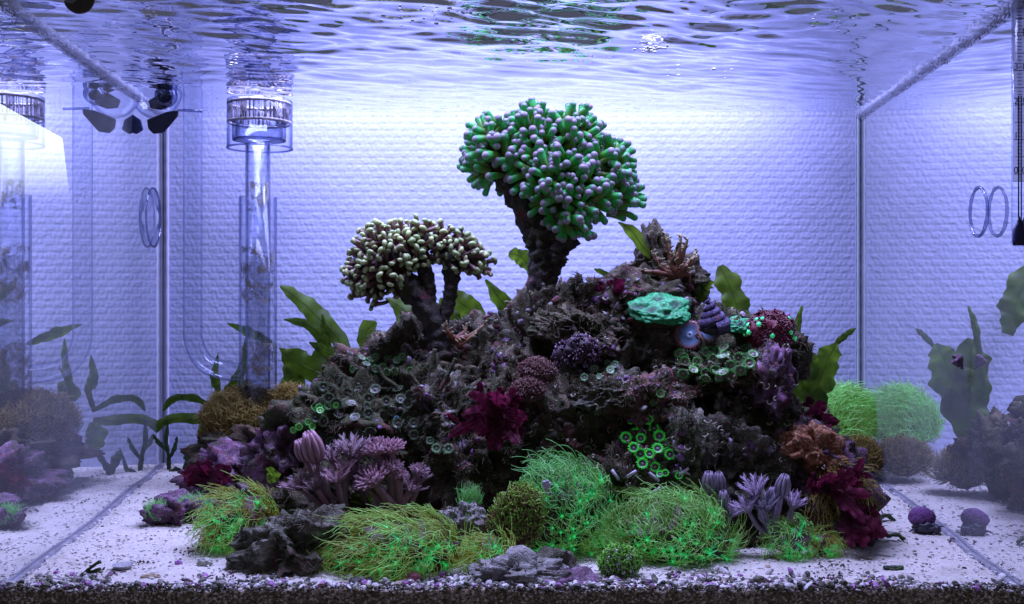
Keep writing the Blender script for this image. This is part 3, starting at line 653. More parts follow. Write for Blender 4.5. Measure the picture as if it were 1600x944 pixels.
mound('olive brown bushy polyps low behind the right end of the reef', 1338, 722, 50, 40, 0.335, 150, (0, -0.2, 0.8), 'brown', MBr, length=0.022, bend=0.25, rad=0.00027, splay=0.8, updrag=0.4, nt_=12, cat='bushy coral', name='bushy_coral')
mound('low green star polyp patch bridging the two middle green mounds', 948, 852, 46, 36, 0.085, 60, (-0.3, -0.1, 0.5), 'green', MG, bend=.5, updrag=.3, length=0.023, splay=1.2, curl=0.42, rad=0.00021, eye=0.0003, lump=0.3, nz=-.8)
mound('brown bushy polyps hidden low behind the orange-crusted rock', 1297, 738, 50, 42, 0.28, 150, (0, -0.2, 0.8), 'brown', MBr, length=0.022, bend=0.25, rad=0.00027, splay=0.8, updrag=0.4, nt_=12, ny=2, cat='bushy coral', name='bushy_coral')
mound('olive star polyps at the sand below the crimson seaweed', 1285, 850, 34, 34, 0.08, 40, (0.2, -0.2, -0.2), 'yell', MY, base=M_matp, size=0.6, bend=.45, length=0.023, splay=1.2, curl=0.42, rad=0.00021, eye=0.0003, lump=0.34, nz=-0.8)
mound('tiny green star polyp patch on the sand near the left pane', 245, 806, 24, 22, 0.16, 36, (0, 0, 1), 'teals', MT, base=M_matp, size=0.55, updrag=0.4)
mound('thin green fringe of polyps creeping toward the left sand', 300, 790, 34, 12, 0.17, 40, (0, 0, 1), 'teals', MT, base=M_matp, size=0.5, updrag=0.5)
mound('grey-green short-haired polyps on the wedge-shaped front rock', 490, 828, 46, 22, 0.075, 60, (0.3, 0, 1), 'gb', (hair('grey_green_polyp', (0.08, 0.09, 0.05), (0.16, 0.22, 0.12), (0.28, 0.36, 0.22)), H_brown), size=0.75, updrag=0.8)
mound('faint teal polyp tuft above the pale purple rock', 735, 785, 28, 16, 0.10, 26, (0, 0, 1), 'teals', MT, size=0.6, updrag=0.6)
# short spiky ones
S_sp = fleshy('spiky_polyp', [(0, (0.22, 0.10, 0.12)), (0.5, (0.20, 0.42, 0.06)), (1, (0.35, 0.95, 0.12))], 0.4, 0.3, 0.2)
S_br = fleshy('brown_spiky_polyp', [(0, (0.30, 0.13, 0.14)), (0.55, (0.46, 0.24, 0.18)), (0.8, (0.40, 0.55, 0.12)), (1, (0.45, 1.0, 0.14))], 0.4, 0.3, 0.2)
M_dot = fleshy('white_polyp_mouth', [(0, (0.75, 0.6, 0.8)), (1, (0.75, 0.6, 0.8))], 0.4, 0.1, 0.1)
mound('upright brown polyp colony with a bright green spiky fringe', 806, 818, 44, 62, 0.065, 150, (0, 0, 0.5), 'spb', (S_br, M_mat), length=0.0105, rad=0.00042, bend=0.2, splay=0.9, size=1.15, rot=-0.45, depth=0.6, updrag=0.0, eye=0.0008, cat='spiky polyps', name='spiky_polyp_colony')
mound('round spiky green polyp ball with white mouths on the front gravel', 968, 880, 38, 32, 0.035, 85, (0, 0, 0.5), 'spg', (S_sp, M_dot), length=0.0070, rad=0.00042, bend=0.05, splay=1.0, size=1.0, updrag=0.1, eye=0.0015, cat='spiky polyps', name='spiky_polyp_colony')

# ------------------------------------------------------------------ the two branching corals
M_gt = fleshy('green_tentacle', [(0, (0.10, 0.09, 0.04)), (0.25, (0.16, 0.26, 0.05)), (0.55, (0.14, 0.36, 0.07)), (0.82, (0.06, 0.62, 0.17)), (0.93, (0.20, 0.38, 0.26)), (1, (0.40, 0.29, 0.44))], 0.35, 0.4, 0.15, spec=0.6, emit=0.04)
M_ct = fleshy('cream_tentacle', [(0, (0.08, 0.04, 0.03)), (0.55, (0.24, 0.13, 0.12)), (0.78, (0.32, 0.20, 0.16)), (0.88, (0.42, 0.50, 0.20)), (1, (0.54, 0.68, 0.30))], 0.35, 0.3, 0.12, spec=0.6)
M_trunk = rockmat('coral_skeleton', (0.012, 0.010, 0.012), (0.05, 0.04, 0.035), (0.13, 0.11, 0.09), (0.09, 0.05, 0.09), 0.3, 120, 0.5)
def tentacle(seed, mat, L=0.0150, r0=0.0016, r1=0.0023, tip=0.0031, hammer=False):
    r = random.Random(seed); mb = MB(); b = r.uniform(-.42, .42); c = r.uniform(-.42, .42); L *= r.uniform(.75, 1.2)
    n = 6; pts = [(b * L * (i / n) ** 2, c * L * (i / n) ** 2, L * i / n) for i in range(n + 1)]
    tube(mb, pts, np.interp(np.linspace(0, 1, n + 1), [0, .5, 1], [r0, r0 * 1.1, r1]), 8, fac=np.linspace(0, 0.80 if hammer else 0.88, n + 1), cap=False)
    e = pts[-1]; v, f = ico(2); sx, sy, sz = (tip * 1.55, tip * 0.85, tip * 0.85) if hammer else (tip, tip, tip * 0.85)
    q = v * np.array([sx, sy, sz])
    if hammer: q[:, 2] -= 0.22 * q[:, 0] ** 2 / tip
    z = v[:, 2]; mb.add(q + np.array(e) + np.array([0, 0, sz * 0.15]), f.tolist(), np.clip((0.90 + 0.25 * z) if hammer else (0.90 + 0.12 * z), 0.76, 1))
    return mb.mesh('tentacle', mat)
M_core = fleshy('dark_green_flesh', [(0, (0.03, 0.05, 0.02)), (1, (0.05, 0.12, 0.03))], 0.6, 0, 0.4)
def head_coral(root, heads, y, mesh_set, Lpx, spacing, nfr=300, flesh=None, jit=0.10, sag=0.0):
    s = sc_at(y); cand = []
    cs = [(P(a, b, y + dy * s), r * s, k) for k, (a, b, r, dy) in enumerate(heads)]
    cen = sum((c for c, r, k in cs), Vector()) / len(cs) - Vector((0, 0, 30 * s))
    for c, r, k in cs:
        n = int(4 * PI * r * r / (spacing * s) ** 2)
        for d in fib(n):
            d0 = Vector(d); ov = (c + d0 * r - cen).normalized(); d = d0 * .62 + ov * .38 + Vector([R.gauss(0, jit) for _ in range(3)]); d.normalize()
            p = c + d0 * r * R.uniform(0.88, 1.06)
            if any((p - c2).length < r2 * 0.93 for c2, r2, k2 in cs if k2 != k): continue
            if d.z < -0.62 and R.random() < 0.8: continue
            cand.append((p, d, r))
    cand.sort(key=lambda q: q[1].y); front, rest = cand[:nfr], cand[nfr:]
    L = Lpx * s
    for p, d, r in front:
        dd = (d + Vector((0, 0, -sag * max(0, -d.z)))).normalized()
        put('tentacle', R.choice(mesh_set), root, p - dd * L, dd, None, R.uniform(0.78, 1.18))
    if rest:
        mb = MB()
        for p, d, r in rest:
            me = mesh_set[R.randrange(len(mesh_set))]; co_ = np.empty(len(me.vertices) * 3, np.float32); me.vertices.foreach_get('co', co_)
            fa = np.empty(len(me.vertices), np.float32); me.attributes['fac'].data.foreach_get('value', fa)
            mt = Matrix.Translation(p - d * L) @ basis(d); A = np.array(mt)
            mb.add(co_.reshape(-1, 3) @ A[:3, :3].T + A[:3, 3], [tuple(f.vertices) for f in me.polygons], fa)
        o = part('tentacle_mass', mb, mesh_set[0].materials[0], root); o['kind'] = 'stuff'
    mb = MB()
    for c, r, k in cs: blob(mb, c, (r - L * 0.62,) * 3, 3, 0.12, 3, fac=0.15, seed=k)
    part('flesh', mb, flesh, root)
def limb(mb, pts, y, ws, n=14, rough=0.25, dy=None):
    s = sc_at(y); dy = dy or [0] * len(pts)
    q = spline([(*P(a, b, y + d * s), w_ * s / 2) for (a, b), w_, d in zip(pts, ws, dy)], 70)
    q[:, 3] *= 1 + .05 * np.sin(np.arange(70) * 1.1) + .12 * pn(q[:, :3] * 60)
    tube(mb, q[:, :3], q[:, 3], n * 2, rough=rough, rs=150)
YG = 0.205
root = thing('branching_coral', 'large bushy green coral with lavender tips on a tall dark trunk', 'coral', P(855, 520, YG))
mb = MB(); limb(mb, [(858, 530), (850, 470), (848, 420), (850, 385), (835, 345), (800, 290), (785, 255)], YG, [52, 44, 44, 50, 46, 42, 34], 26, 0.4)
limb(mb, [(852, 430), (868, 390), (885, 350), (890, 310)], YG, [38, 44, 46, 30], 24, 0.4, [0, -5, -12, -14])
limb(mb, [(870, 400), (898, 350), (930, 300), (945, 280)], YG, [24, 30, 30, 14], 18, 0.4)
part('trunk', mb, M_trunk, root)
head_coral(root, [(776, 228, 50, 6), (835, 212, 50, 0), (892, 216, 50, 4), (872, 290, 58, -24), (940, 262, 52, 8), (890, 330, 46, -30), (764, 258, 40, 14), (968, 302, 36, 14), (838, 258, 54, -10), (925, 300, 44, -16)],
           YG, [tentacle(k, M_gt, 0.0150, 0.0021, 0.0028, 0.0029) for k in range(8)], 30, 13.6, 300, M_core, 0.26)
YC = 0.185
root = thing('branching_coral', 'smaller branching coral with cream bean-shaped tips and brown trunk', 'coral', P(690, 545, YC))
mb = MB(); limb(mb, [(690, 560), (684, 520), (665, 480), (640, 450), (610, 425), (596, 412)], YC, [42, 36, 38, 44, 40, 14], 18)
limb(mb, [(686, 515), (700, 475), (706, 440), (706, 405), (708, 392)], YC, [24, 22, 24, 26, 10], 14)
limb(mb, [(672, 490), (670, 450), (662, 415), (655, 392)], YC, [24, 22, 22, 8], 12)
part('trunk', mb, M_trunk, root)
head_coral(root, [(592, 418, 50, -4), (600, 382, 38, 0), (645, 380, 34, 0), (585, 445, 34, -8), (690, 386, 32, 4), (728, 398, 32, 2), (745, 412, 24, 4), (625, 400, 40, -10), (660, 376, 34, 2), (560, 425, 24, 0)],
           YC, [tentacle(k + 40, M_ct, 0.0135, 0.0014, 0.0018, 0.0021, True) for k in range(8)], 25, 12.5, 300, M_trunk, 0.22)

# ------------------------------------------------------------------ button polyps (zoanthids)
def zmesh(seed, mat, r=0.0040, fringe=18, flen=0.0011, cup=0.0010):
    q = random.Random(seed); mb = MB(); n = 18
    prof = [(r * .45, -0.006), (r * .5, -0.003), (r * .95, -0.0004), (r * 1.0, 0.0001), (r * .9, 0.0002), (r * .62, -cup * .6), (r * .30, -cup), (r * .22, -cup * .6), (r * .10, -cup * .2), (r * 0.02, -cup * 1.1)]
    lathe(mb, prof, n, (0, 0, 0), facs=[0.3, 0.3, 0.75, 0.95, 1, .62, .38, .12, 0, 0.4])
    for k in range(fringe):
        a = 2 * PI * k / fringe + q.uniform(-.08, .08); l = flen * q.uniform(.7, 1.3)
        d = np.array([math.cos(a), math.sin(a), q.uniform(-.1, .5)])
        p = np.array([math.cos(a) * r * .95, math.sin(a) * r * .95, 0.0001])
        tube(mb, [p, p + d * l * .6, p + d * l], [0.00042, 0.00034, 0.0001], 4, fac=1.0, cap=False)
    return mb.mesh('polyp', mat)
def zmat(name, mouth, ring, rim, gl=0.35): return fleshy(name, emit=0.10 if 'neon' in name or 'lime' in name else None, stops= [(0, mouth), (0.25, ring), (0.62, ring), (0.80, tuple(0.5 * (a + b) for a, b in zip(ring, rim))), (1, rim)], rough=gl, trans=0.1, vary=0.2)
Z_neon = zmat('neon_button', (0.20, 0.40, 0.30), (0.07, 0.03, 0.07), (0.06, 1.0, 0.08))
Z_olive = zmat('olive_button', (0.42, 0.50, 0.40), (0.17, 0.15, 0.10), (0.12, 0.48, 0.10))
Z_dull = zmat('dull_button', (0.16, 0.17, 0.14), (0.055, 0.05, 0.038), (0.08, 0.14, 0.05))
Z_lime = zmat('lime_button', (0.05, 0.9, 0.15), (0.12, 0.12, 0.05), (0.10, 0.70, 0.12))
Z_blue = zmat('blue_button', (0.55, 0.65, 0.85), (0.18, 0.30, 0.50), (0.38, 0.18, 0.18))
Z_pale = zmat('pale_green_button', (0.45, 0.65, 0.45), (0.14, 0.20, 0.12), (0.22, 0.45, 0.20))
_z = {}
def zo(key, mat, **k):
    if key not in _z: _z[key] = [zmesh(i, mat, **k) for i in range(4)]
    return _z[key]
def colony(label, pts, ms, size=1.0, face=0.5, group=None, lift=0.0025, name='button_polyp_colony', cat='button polyps', fall=0.14):
    a0, n0 = hit(sum(p[0] for p in pts) / len(pts), sum(p[1] for p in pts) / len(pts), fall)
    root = thing(name, label, cat, a0, group)
    for p in pts:
        l, n = hit(p[0], p[1], a0.y)
        if abs(l.y - a0.y) > 0.07: l = P(p[0], p[1], a0.y); n = n0
        sz = (p[2] if len(p) > 2 else 1.0) * size
        to = (Vector((0, -D, 0)) - l).normalized(); d = (n * (1 - face) + to * face + Vector((0, 0, 0.25))).normalized()
        put('polyp', R.choice(ms), root, l + d * (lift + 0.002), d, None, sz * R.uniform(.9, 1.1))
    return root
neon = [(1016, 659), (990, 676), (1003, 671), (1023, 670), (978, 686), (1000, 687), (1030, 684), (991, 702), (1000, 710), (1027, 705), (1039, 697), (1013, 712), (1045, 712), (1004, 727), (1024, 730), (1033, 746, .7), (1062, 745, .7), (1040, 740, .6), (1021, 774, .5), (985, 660, .5)]
colony('glossy green-ringed button polyps clustered in the reef centre', neon, zo('neon', Z_neon), 0.86, 0.65)
pts = []
for r_ in range(5):
    for k in range(9 - abs(r_ - 1)):
        pts.append((1062 + k * 15 + (r_ % 2) * 7 + R.uniform(-3, 3) + r_ * 3, 552 + r_ * 10 + abs(k - 3.5) * 1.6 - k * .6 + R.uniform(-2, 2)))
colony('flat mat of olive button polyps with green rims on the right shelf', [p for p in pts if p[0] < 1188], zo('olive', Z_olive), 0.9, 0.25, lift=0.004)
pts = [(565 + R.uniform(-75, 85), 650 + R.uniform(-45, 45)) for _ in range(120)]; keep = []
for p in pts:
    if all((p[0] - q[0]) ** 2 + (p[1] - q[1]) ** 2 > 170 for q in keep): keep.append(p)
colony('dull brownish button polyps carpeting the shaded left shelf', keep, zo('dull', Z_dull), 0.95, 0.35)
colony('brown-green button polyps on the ledge below the cream coral', [(562 + k * 14, 566 + 5 * math.sin(k * 2.1) - k * 1.0) for k in range(6)] + [(558 + k * 13, 578 + R.uniform(-3, 3)) for k in range(7)], zo('olive', Z_olive), 0.75, 0.2)
colony('pale green button polyps right under the dark spiny creature', [(930, 580), (952, 583), (946, 570, .8), (962, 574, .8), (915, 592, .8), (938, 592, .7)], zo('paleg', Z_pale), 0.8, 0.6)
colony('few green-rimmed button polyps below the maroon seaweed at its left', [(684, 702), (704, 703), (672, 690, .8), (706, 664, .55), (690, 688, .7)], zo('paleg', Z_pale), 0.8, 0.6)
colony('bright lime green button polyps at the left edge of the dull mat', [(488, 642, .8), (503, 637, .8), (516, 634, .7), (500, 646, .8), (478, 660, .7), (483, 668, .8), (470, 665, .7), (462, 672, .7), (525, 632, .6)], zo('lime', Z_lime), 0.8, 0.3)
colony('two green rings on the red-spotted rock', [(1034, 617), (1022, 632, .9)], zo('olive', Z_olive), 0.75, 0.6)
colony('single tiny blue ring polyp in the dull brown mat', [(620, 657)], [zmesh(3, zmat('cyan_button', (0.05, 0.1, 0.2), (0.03, 0.05, 0.1), (0.25, 0.6, 1.0)), r=0.0022, flen=0.0004)], 1.0, 0.9)
zb = [zmesh(9, Z_blue, r=0.0125, fringe=34, flen=0.0032, cup=0.0016)]
root = colony('larger pale blue daisy polyp with brown fringe below the conical snail', [(1078, 526)], zb, 1.0, 0.75, name='daisy_polyp', cat='button polyps')
root = colony('smaller pale blue daisy polyp touching the conical snail', [(1108, 518)], zb, 0.72, 0.75, name='daisy_polyp', cat='button polyps')

# ------------------------------------------------------------------ turquoise brain coral on its stone plate
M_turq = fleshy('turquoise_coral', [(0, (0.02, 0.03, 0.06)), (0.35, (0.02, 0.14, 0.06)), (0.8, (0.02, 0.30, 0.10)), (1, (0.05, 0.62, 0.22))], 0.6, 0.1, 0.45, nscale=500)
def brain(label, px, py, hw, hh, y, cups, thick=1.0, name='brain_coral'):
    s = sc_at(y); c = P(px, py, y); root = thing(name, label, 'coral', c)
    v, f = ico(5); ax = np.array([hw * s, hw * s * .8, hh * s]); fa = np.full(len(v), 0.75); q = v * ax * (1 + .28 * pn(v * 1.6 + px))[:, None]
    tilt = Matrix.Rotation(math.radians(30), 3, 'X')
    top = v[:, 2] > -0.15
    g = fib(60); 
    for (a, b, r_) in cups:
        dx = v[:, 0] - a; dy_ = v[:, 1] - b; dd = np.sqrt(dx ** 2 + dy_ ** 2) / r_
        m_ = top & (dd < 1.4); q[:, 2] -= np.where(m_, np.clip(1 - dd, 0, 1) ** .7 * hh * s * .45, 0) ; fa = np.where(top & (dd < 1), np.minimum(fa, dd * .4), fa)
    rid = pn(v * 14); q += v * (0.0011 * rid + 0.0007 * pn(v * 34) + 0.0015 * pn(v * 4))[:, None]; fa = fa + 0.35 * rid * (fa > .3)
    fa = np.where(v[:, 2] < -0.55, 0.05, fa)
    q = q @ np.array(tilt).T
    mb = MB(); mb.add(q + np.array(c), f.tolist(), np.clip(fa + 0.1, 0, 1)); part('colony', mb, M_turq, root)
    mb = MB(); blob(mb, c + Vector((0, 0.010, -hh * s * 1.0)), (hw * s * .90, hw * s * .6, hh * s * thick), 4, .35, 2, seed=3); part('base_plate', mb, OLIV, root)
brain('turquoise brain coral with dark cups on a stone plate, reef top', 1033, 484, 47, 13, 0.165, [(-.7, -.1, .22), (-.1, .35, .22), (.42, -.1, .24), (-.35, -.45, .16), (.1, -.65, .14)], 1.25)
brain('small turquoise coral patch left of the red polyp ball', 1155, 508, 22, 7, 0.17, [(0, -.3, .4)], 1.2)

# ------------------------------------------------------------------ pulsing corals
M_xen = fleshy('pulsing_coral', [(0, (0.26, 0.15, 0.17)), (0.5, (0.42, 0.26, 0.30)), (1, (0.62, 0.44, 0.52))], 0.5, 0.35, 0.2)
M_xev = fleshy('violet_pulsing_coral', [(0, (0.26, 0.20, 0.34)), (0.5, (0.42, 0.34, 0.50)), (1, (0.60, 0.50, 0.66))], 0.5, 0.35, 0.2)
def xpolyp(seed, mat, kind):
    r = random.Random(seed); mb = MB()
    if kind == 'bulb':          # closed: eight ribs meeting at the top
        for k in range(9):
            a = 2 * PI * k / 9; pts = [(math.cos(a) * q * .0042, math.sin(a) * q * .0042, z * .0115) for q, z in ((.35, 0), (.75, .2), (.85, .45), (.78, .72), (.55, .95), (.45, 1.12))]
            tube(mb, pts, [.0006, .0009, .00105, .0010, .0008, .0004], 6, fac=np.linspace(.4, 1, 6))
        blob(mb, (0, 0, .0055), (.0034, .0034, .005), 2, fac=.3)
    elif kind == 'open':        # eight feathered arms
        for k in range(8):
            a = 2 * PI * k / 8 + r.uniform(-.15, .15); L = .0125 * r.uniform(.85, 1.1); sp = r.uniform(.45, .8)
            ax = []
            for i in range(7):
                u = i / 6; ax.append(np.array([math.cos(a) * (.001 + L * math.sin(sp) * u), math.sin(a) * (.001 + L * math.sin(sp) * u), L * math.cos(sp) * u * (1.1 - .25 * u)]))
            tube(mb, ax, np.linspace(.0008, .0004, 7), 5, fac=np.linspace(.4, .9, 7))
            t_ = np.array([-math.sin(a), math.cos(a), 0])
            for i in range(2, 15):
                u = i / 14 * 5.99; p = ax[int(u)] + (ax[int(u) + 1] - ax[int(u)]) * (u - int(u)); st = (ax[-1] - ax[0]) / 6
                for sg in (-1, 1):
                    e = p + t_ * sg * .0026 * (1 - .35 * i / 14) * r.uniform(.8, 1.2) + st * r.uniform(.8, 1.4) + np.array([0, 0, r.uniform(-.0004, .0008)])
                    tube(mb, [p, e], [.00030, .00016], 3, fac=[.7, 1], cap=False)
    else:                       # plush: short fuzzy fingers over a dome
        blob(mb, (0, 0, .001), (.0062, .0062, .0035), 2, fac=.35)
        for d in fib(120):
            if d[2] < -.05: continue
            d = d + np.array([r.gauss(0, .07) for _ in range(3)]); p = np.array([d[0] * .0062, d[1] * .0062, .001 + d[2] * .0035])
            tube(mb, [p, p + d * .0019, p + d * .0030 + np.array([0, 0, .0006])], [.00055, .0005, .00035], 4, fac=[.4, .85, 1], cap=False)
    return mb.mesh('polyp', mat)
def xenia(label, root_px, y, arms, mat, name='pulsing_coral'):
    """arms: (tip_px, tip_py, kind, size, dy, stalk px)"""
    s = sc_at(y); root = thing(name, label, 'soft coral', P(*root_px, y))
    ms = {k: [xpolyp(i, mat, k) for i in range(3)] for k in {a[2] for a in arms}}
    for k, (tx, ty, kind, size, dy, sw) in enumerate(arms):
        a = P(root_px[0] + R.uniform(-5, 5), root_px[1], y); b = P(tx, ty, y + dy * s); m_ = a.lerp(b, .5) + Vector((R.uniform(-5, 5) * s, -4 * s, -6 * s))
        q = spline([a, m_, b], 16); mb = MB(); tube(mb, q, np.linspace(sw * s * .62, sw * s * .42, 16), 9, rough=.18, rs=220, fac=np.linspace(0, .55, 16))
        part('stalk', mb, mat, root)
        d = Vector(q[-1] - q[-4]).normalized() + Vector((0, -.35, .5))
        put('polyp', R.choice(ms[kind]), root, b, d, None, size)
xenia('tall pinkish pulsing coral at far left, plumes fanning from one pale stalk', (535, 800), 0.085, [(495, 722, 'bulb', 1.7, -5, 10), (478, 720, 'bulb', 1.2, 6, 9), (520, 722, 'open', 1.0, 10, 9), (548, 715, 'open', 1.3, 15, 10), (470, 765, 'open', 1.1, -8, 8), (495, 765, 'open', 1.1, -16, 8), (528, 755, 'open', 1.1, -14, 10), (538, 740, 'open', 1.0, 5, 16)], M_xen)
xenia('feathery mauve pulsing coral with an open plume beside the plush one', (578, 790), 0.10, [(556, 722, 'open', 1.5, 0, 8), (560, 745, 'plush', 1.0, -6, 8), (545, 748, 'open', .8, 5, 7)], M_xen)
xenia('pink bushy coral with plush fuzzy heads on thick stalks', (622, 800), 0.09, [(588, 705, 'plush', 1.25, 5, 12), (612, 703, 'plush', 1.1, 10, 12), (583, 752, 'plush', 1.45, -14, 15), (612, 733, 'plush', .95, 0, 13), (600, 700, 'plush', .8, 20, 10), (640, 770, 'open', 1.0, -6, 12), (655, 738, 'plush', .8, 4, 9), (622, 745, 'plush', .8, 0, 13), (655, 755, 'open', .8, 4, 10), (567, 758, 'plush', .8, -6, 10)], M_xen)
xenia('violet pulsing coral with closed bulb heads left of the open ones', (1125, 830), 0.085, [(1108, 770, 'bulb', 1.15, 0, 8), (1124, 770, 'bulb', 1.1, 5, 8), (1130, 795, 'bulb', 1.0, -6, 8), (1090, 800, 'open', .8, 0, 7), (1140, 808, 'open', .9, -4, 8), (1120, 800, 'open', .8, 10, 7)], M_xev)
xenia('violet pulsing coral with open tulip heads at the lower right', (1205, 835), 0.08, [(1180, 775, 'open', 1.15, 0, 8), (1220, 776, 'bulb', 1.2, -6, 10), (1170, 800, 'open', 1.05, -6, 8), (1196, 800, 'open', 1.1, -10, 10), (1238, 795, 'open', .95, 0, 9), (1207, 785, 'bulb', .8, 8, 8), (1195, 815, 'bulb', .8, -14, 9)], M_xev)

# ------------------------------------------------------------------ single creatures and pieces
# red polyp ball with green eyes
M_rb = fleshy('maroon_polyp', [(0, (0.10, 0.02, 0.03)), (1, (0.26, 0.05, 0.08))], 0.4, 0.2, 0.2)
mound('maroon polyp ball with green eyes above the right reef shoulder', 1205, 520, 40, 36, 0.165, 60, (0, 0, .3), 'redball', (M_rb, M_eye), base=M_rb, length=0.0048, rad=0.0007, bend=0.05, splay=1.1, eye=0.0022, eye_p=.16, inner=1.0, cat='polyps', name='polyp_ball', updrag=0.05)
# brown mushroom anemones
M_ba = fleshy('brown_anemone', [(0, (0.10, 0.05, 0.04)), (1, (0.30, 0.15, 0.13))], 0.45, 0.25, 0.25)
mound('fuzzy reddish-brown anemone left of the dark spiny creature', 838, 585, 30, 26, 0.125, 90, (0, 0, .2), 'ane', (M_ba, M_ba), base=M_ba, length=0.006, rad=0.0005, bend=0.1, splay=1.0, cat='anemone', name='anemone', inner=1.0)
mound('lower fuzzy reddish-brown anemone above the maroon seaweed', 825, 612, 26, 22, 0.115, 70, (0, 0, .2), 'ane', (M_ba, M_ba), base=M_ba, length=0.006, rad=0.0005, bend=0.1, splay=1.0, cat='anemone', name='anemone', inner=1.0)
# brown antler corals
M_ant = fleshy('antler_coral', [(0, (0.20, 0.07, 0.04)), (0.6, (0.30, 0.12, 0.07)), (1, (0.45, 0.45, 0.25))], 0.5, 0.25, 0.25)
def antler(label, root_px, y, arms):
    s = sc_at(y); root = thing('antler_coral', label, 'coral', P(*root_px, y))
    for k, a in enumerate(arms):
        mb = MB(); q = spline([P(px, py, y + (8 * math.sin(k * 2)) * s * i) for i, (px, py) in enumerate([root_px] + a)], 18)
        tube(mb, q, np.linspace(6 * s, 1.8 * s, 18), 8, rough=.3, rs=200)
        for j in range(4, 17, 2):
            d = np.array([R.uniform(-1, 1), R.uniform(-1, .3), R.uniform(.2, 1)]) * 9 * s; tube(mb, [q[j], q[j] + d], [2.2 * s, .9 * s], 6, fac=[.5, 1])
        part('branch', mb, M_ant, root)
antler('rusty brown antler coral standing on the reef top', (1055, 430), 0.20, [[(1048, 400), (1043, 370)], [(1060, 400), (1072, 380)], [(1072, 415), (1090, 398)], [(1035, 420), (1030, 405)], [(1075, 430), (1078, 455)], [(1020, 425), (1000, 424)], [(1050, 410), (1058, 385)], [(1040, 440), (1020, 445)], [(1046, 395), (1036, 362)], [(1066, 400), (1075, 372)], [(1080, 410), (1088, 388)], [(1058, 420), (1084, 420)], [(1060, 405), (1064, 366)], [(1030, 410), (1018, 392)]])
antler('orange-brown ragged coral right of the cream coral trunk', (712, 530), 0.18, [[(735, 525), (760, 505)], [(725, 520), (730, 505)], [(700, 520), (695, 505)], [(720, 538), (745, 520)], [(690, 530), (668, 522)]])
# dark spiny sea slug-like creature speckled with violet
M_spiny = fleshy('spiny_creature', [(0, (0.008, 0.005, 0.010)), (0.7, (0.10, 0.03, 0.06)), (1, (0.45, 0.35, 0.6))], 0.6, 0.0, 0.6)
root = thing('sea_cucumber', 'dark spiny creature speckled with violet dots below the big coral', 'sea cucumber', P(900, 548, .105))
mb = MB(); s_ = sc_at(.105); q = spline([P(862, 560, .11), P(885, 552, .105), P(910, 546, .10), P(938, 552, .105)], 24)
tube(mb, q, np.interp(np.linspace(0, 1, 24), [0, .15, .6, 1], [4 * s_, 13 * s_, 20 * s_, 6 * s_]), 24, rough=.55, rs=170, fac=0.2); part('body', mb, M_spiny, root)
mb = MB()
for i in range(260):
    j = R.randrange(2, 23); a = R.uniform(-.2, PI + .2); rr = float(np.interp(j / 23, [0, .15, .6, 1], [4, 15, 24, 6])) * s_
    d = np.array([R.gauss(0, .2), -math.sin(a * .8), math.cos(a * .8 + .1)]); p = q[j] + d * rr * .9; l_ = R.uniform(.0015, .0045)
    tube(mb, [p, p + d * l_], [.0008, .0003], 4, fac=[.4, R.choice([.7, .8, 1])])
o = part('spines', mb, M_spiny, root); o['kind'] = 'stuff'
# conical snail on the reef top
def cone_snail(label, px, py, y, size, axis, mat, name='snail', turns=5, body=True):
    root = thing(name, label, 'snail', P(px, py, y)); mb = MB(); a, b, d = frame(axis); c = np.array(P(px, py, y)); n = 240; k = 10; V = []
    for i in range(n):
        u = i / (n - 1); th = turns * 2 * PI * u; R1 = size * (1 - u) ** 1.1 * .62; w_ = size * (1 - u) ** 1.1 * .40 + size * .02
        cen = c + d * size * (1.7 * u - .6) + (math.cos(th) * a + math.sin(th) * b) * R1 * .75; out = math.cos(th) * a + math.sin(th) * b
        for j in range(k):
            t_ = 2 * PI * j / k; V.append(cen + w_ * (math.cos(t_) * out + math.sin(t_) * d * .85) * (1 + .06 * math.sin(th * 9)))
    mb.add(V, [(i * k + j, i * k + (j + 1) % k, (i + 1) * k + (j + 1) % k, (i + 1) * k + j) for i in range(n - 1) for j in range(k)], np.repeat(np.linspace(0, 1, n), k))
    part('shell', mb, mat, root)
    if body:
        mb = MB(); blob(mb, c - d * size * .75, (size * .75, size * .6, size * .3), 3, .15, 2); part('foot', mb, plain('snail_foot', (0.03, 0.025, 0.03), .5), root)
cone_snail('dark blue-violet conical snail on the reef top beside the turquoise coral', 1112, 492, 0.15, 0.0150, (-.25, -.1, 1), rockmat('snail_shell', (0.02, 0.015, 0.05), (0.07, 0.05, 0.14), (0.22, 0.18, 0.34), (0.16, 0.10, 0.30), .4, 200, 0.1))
q = Wp(1500, 567, .006)
cone_snail('small maroon snail clinging to the right pane', 1498, 567, q.y, 0.0058, (.5, 0, -.8), PURP, body=False)
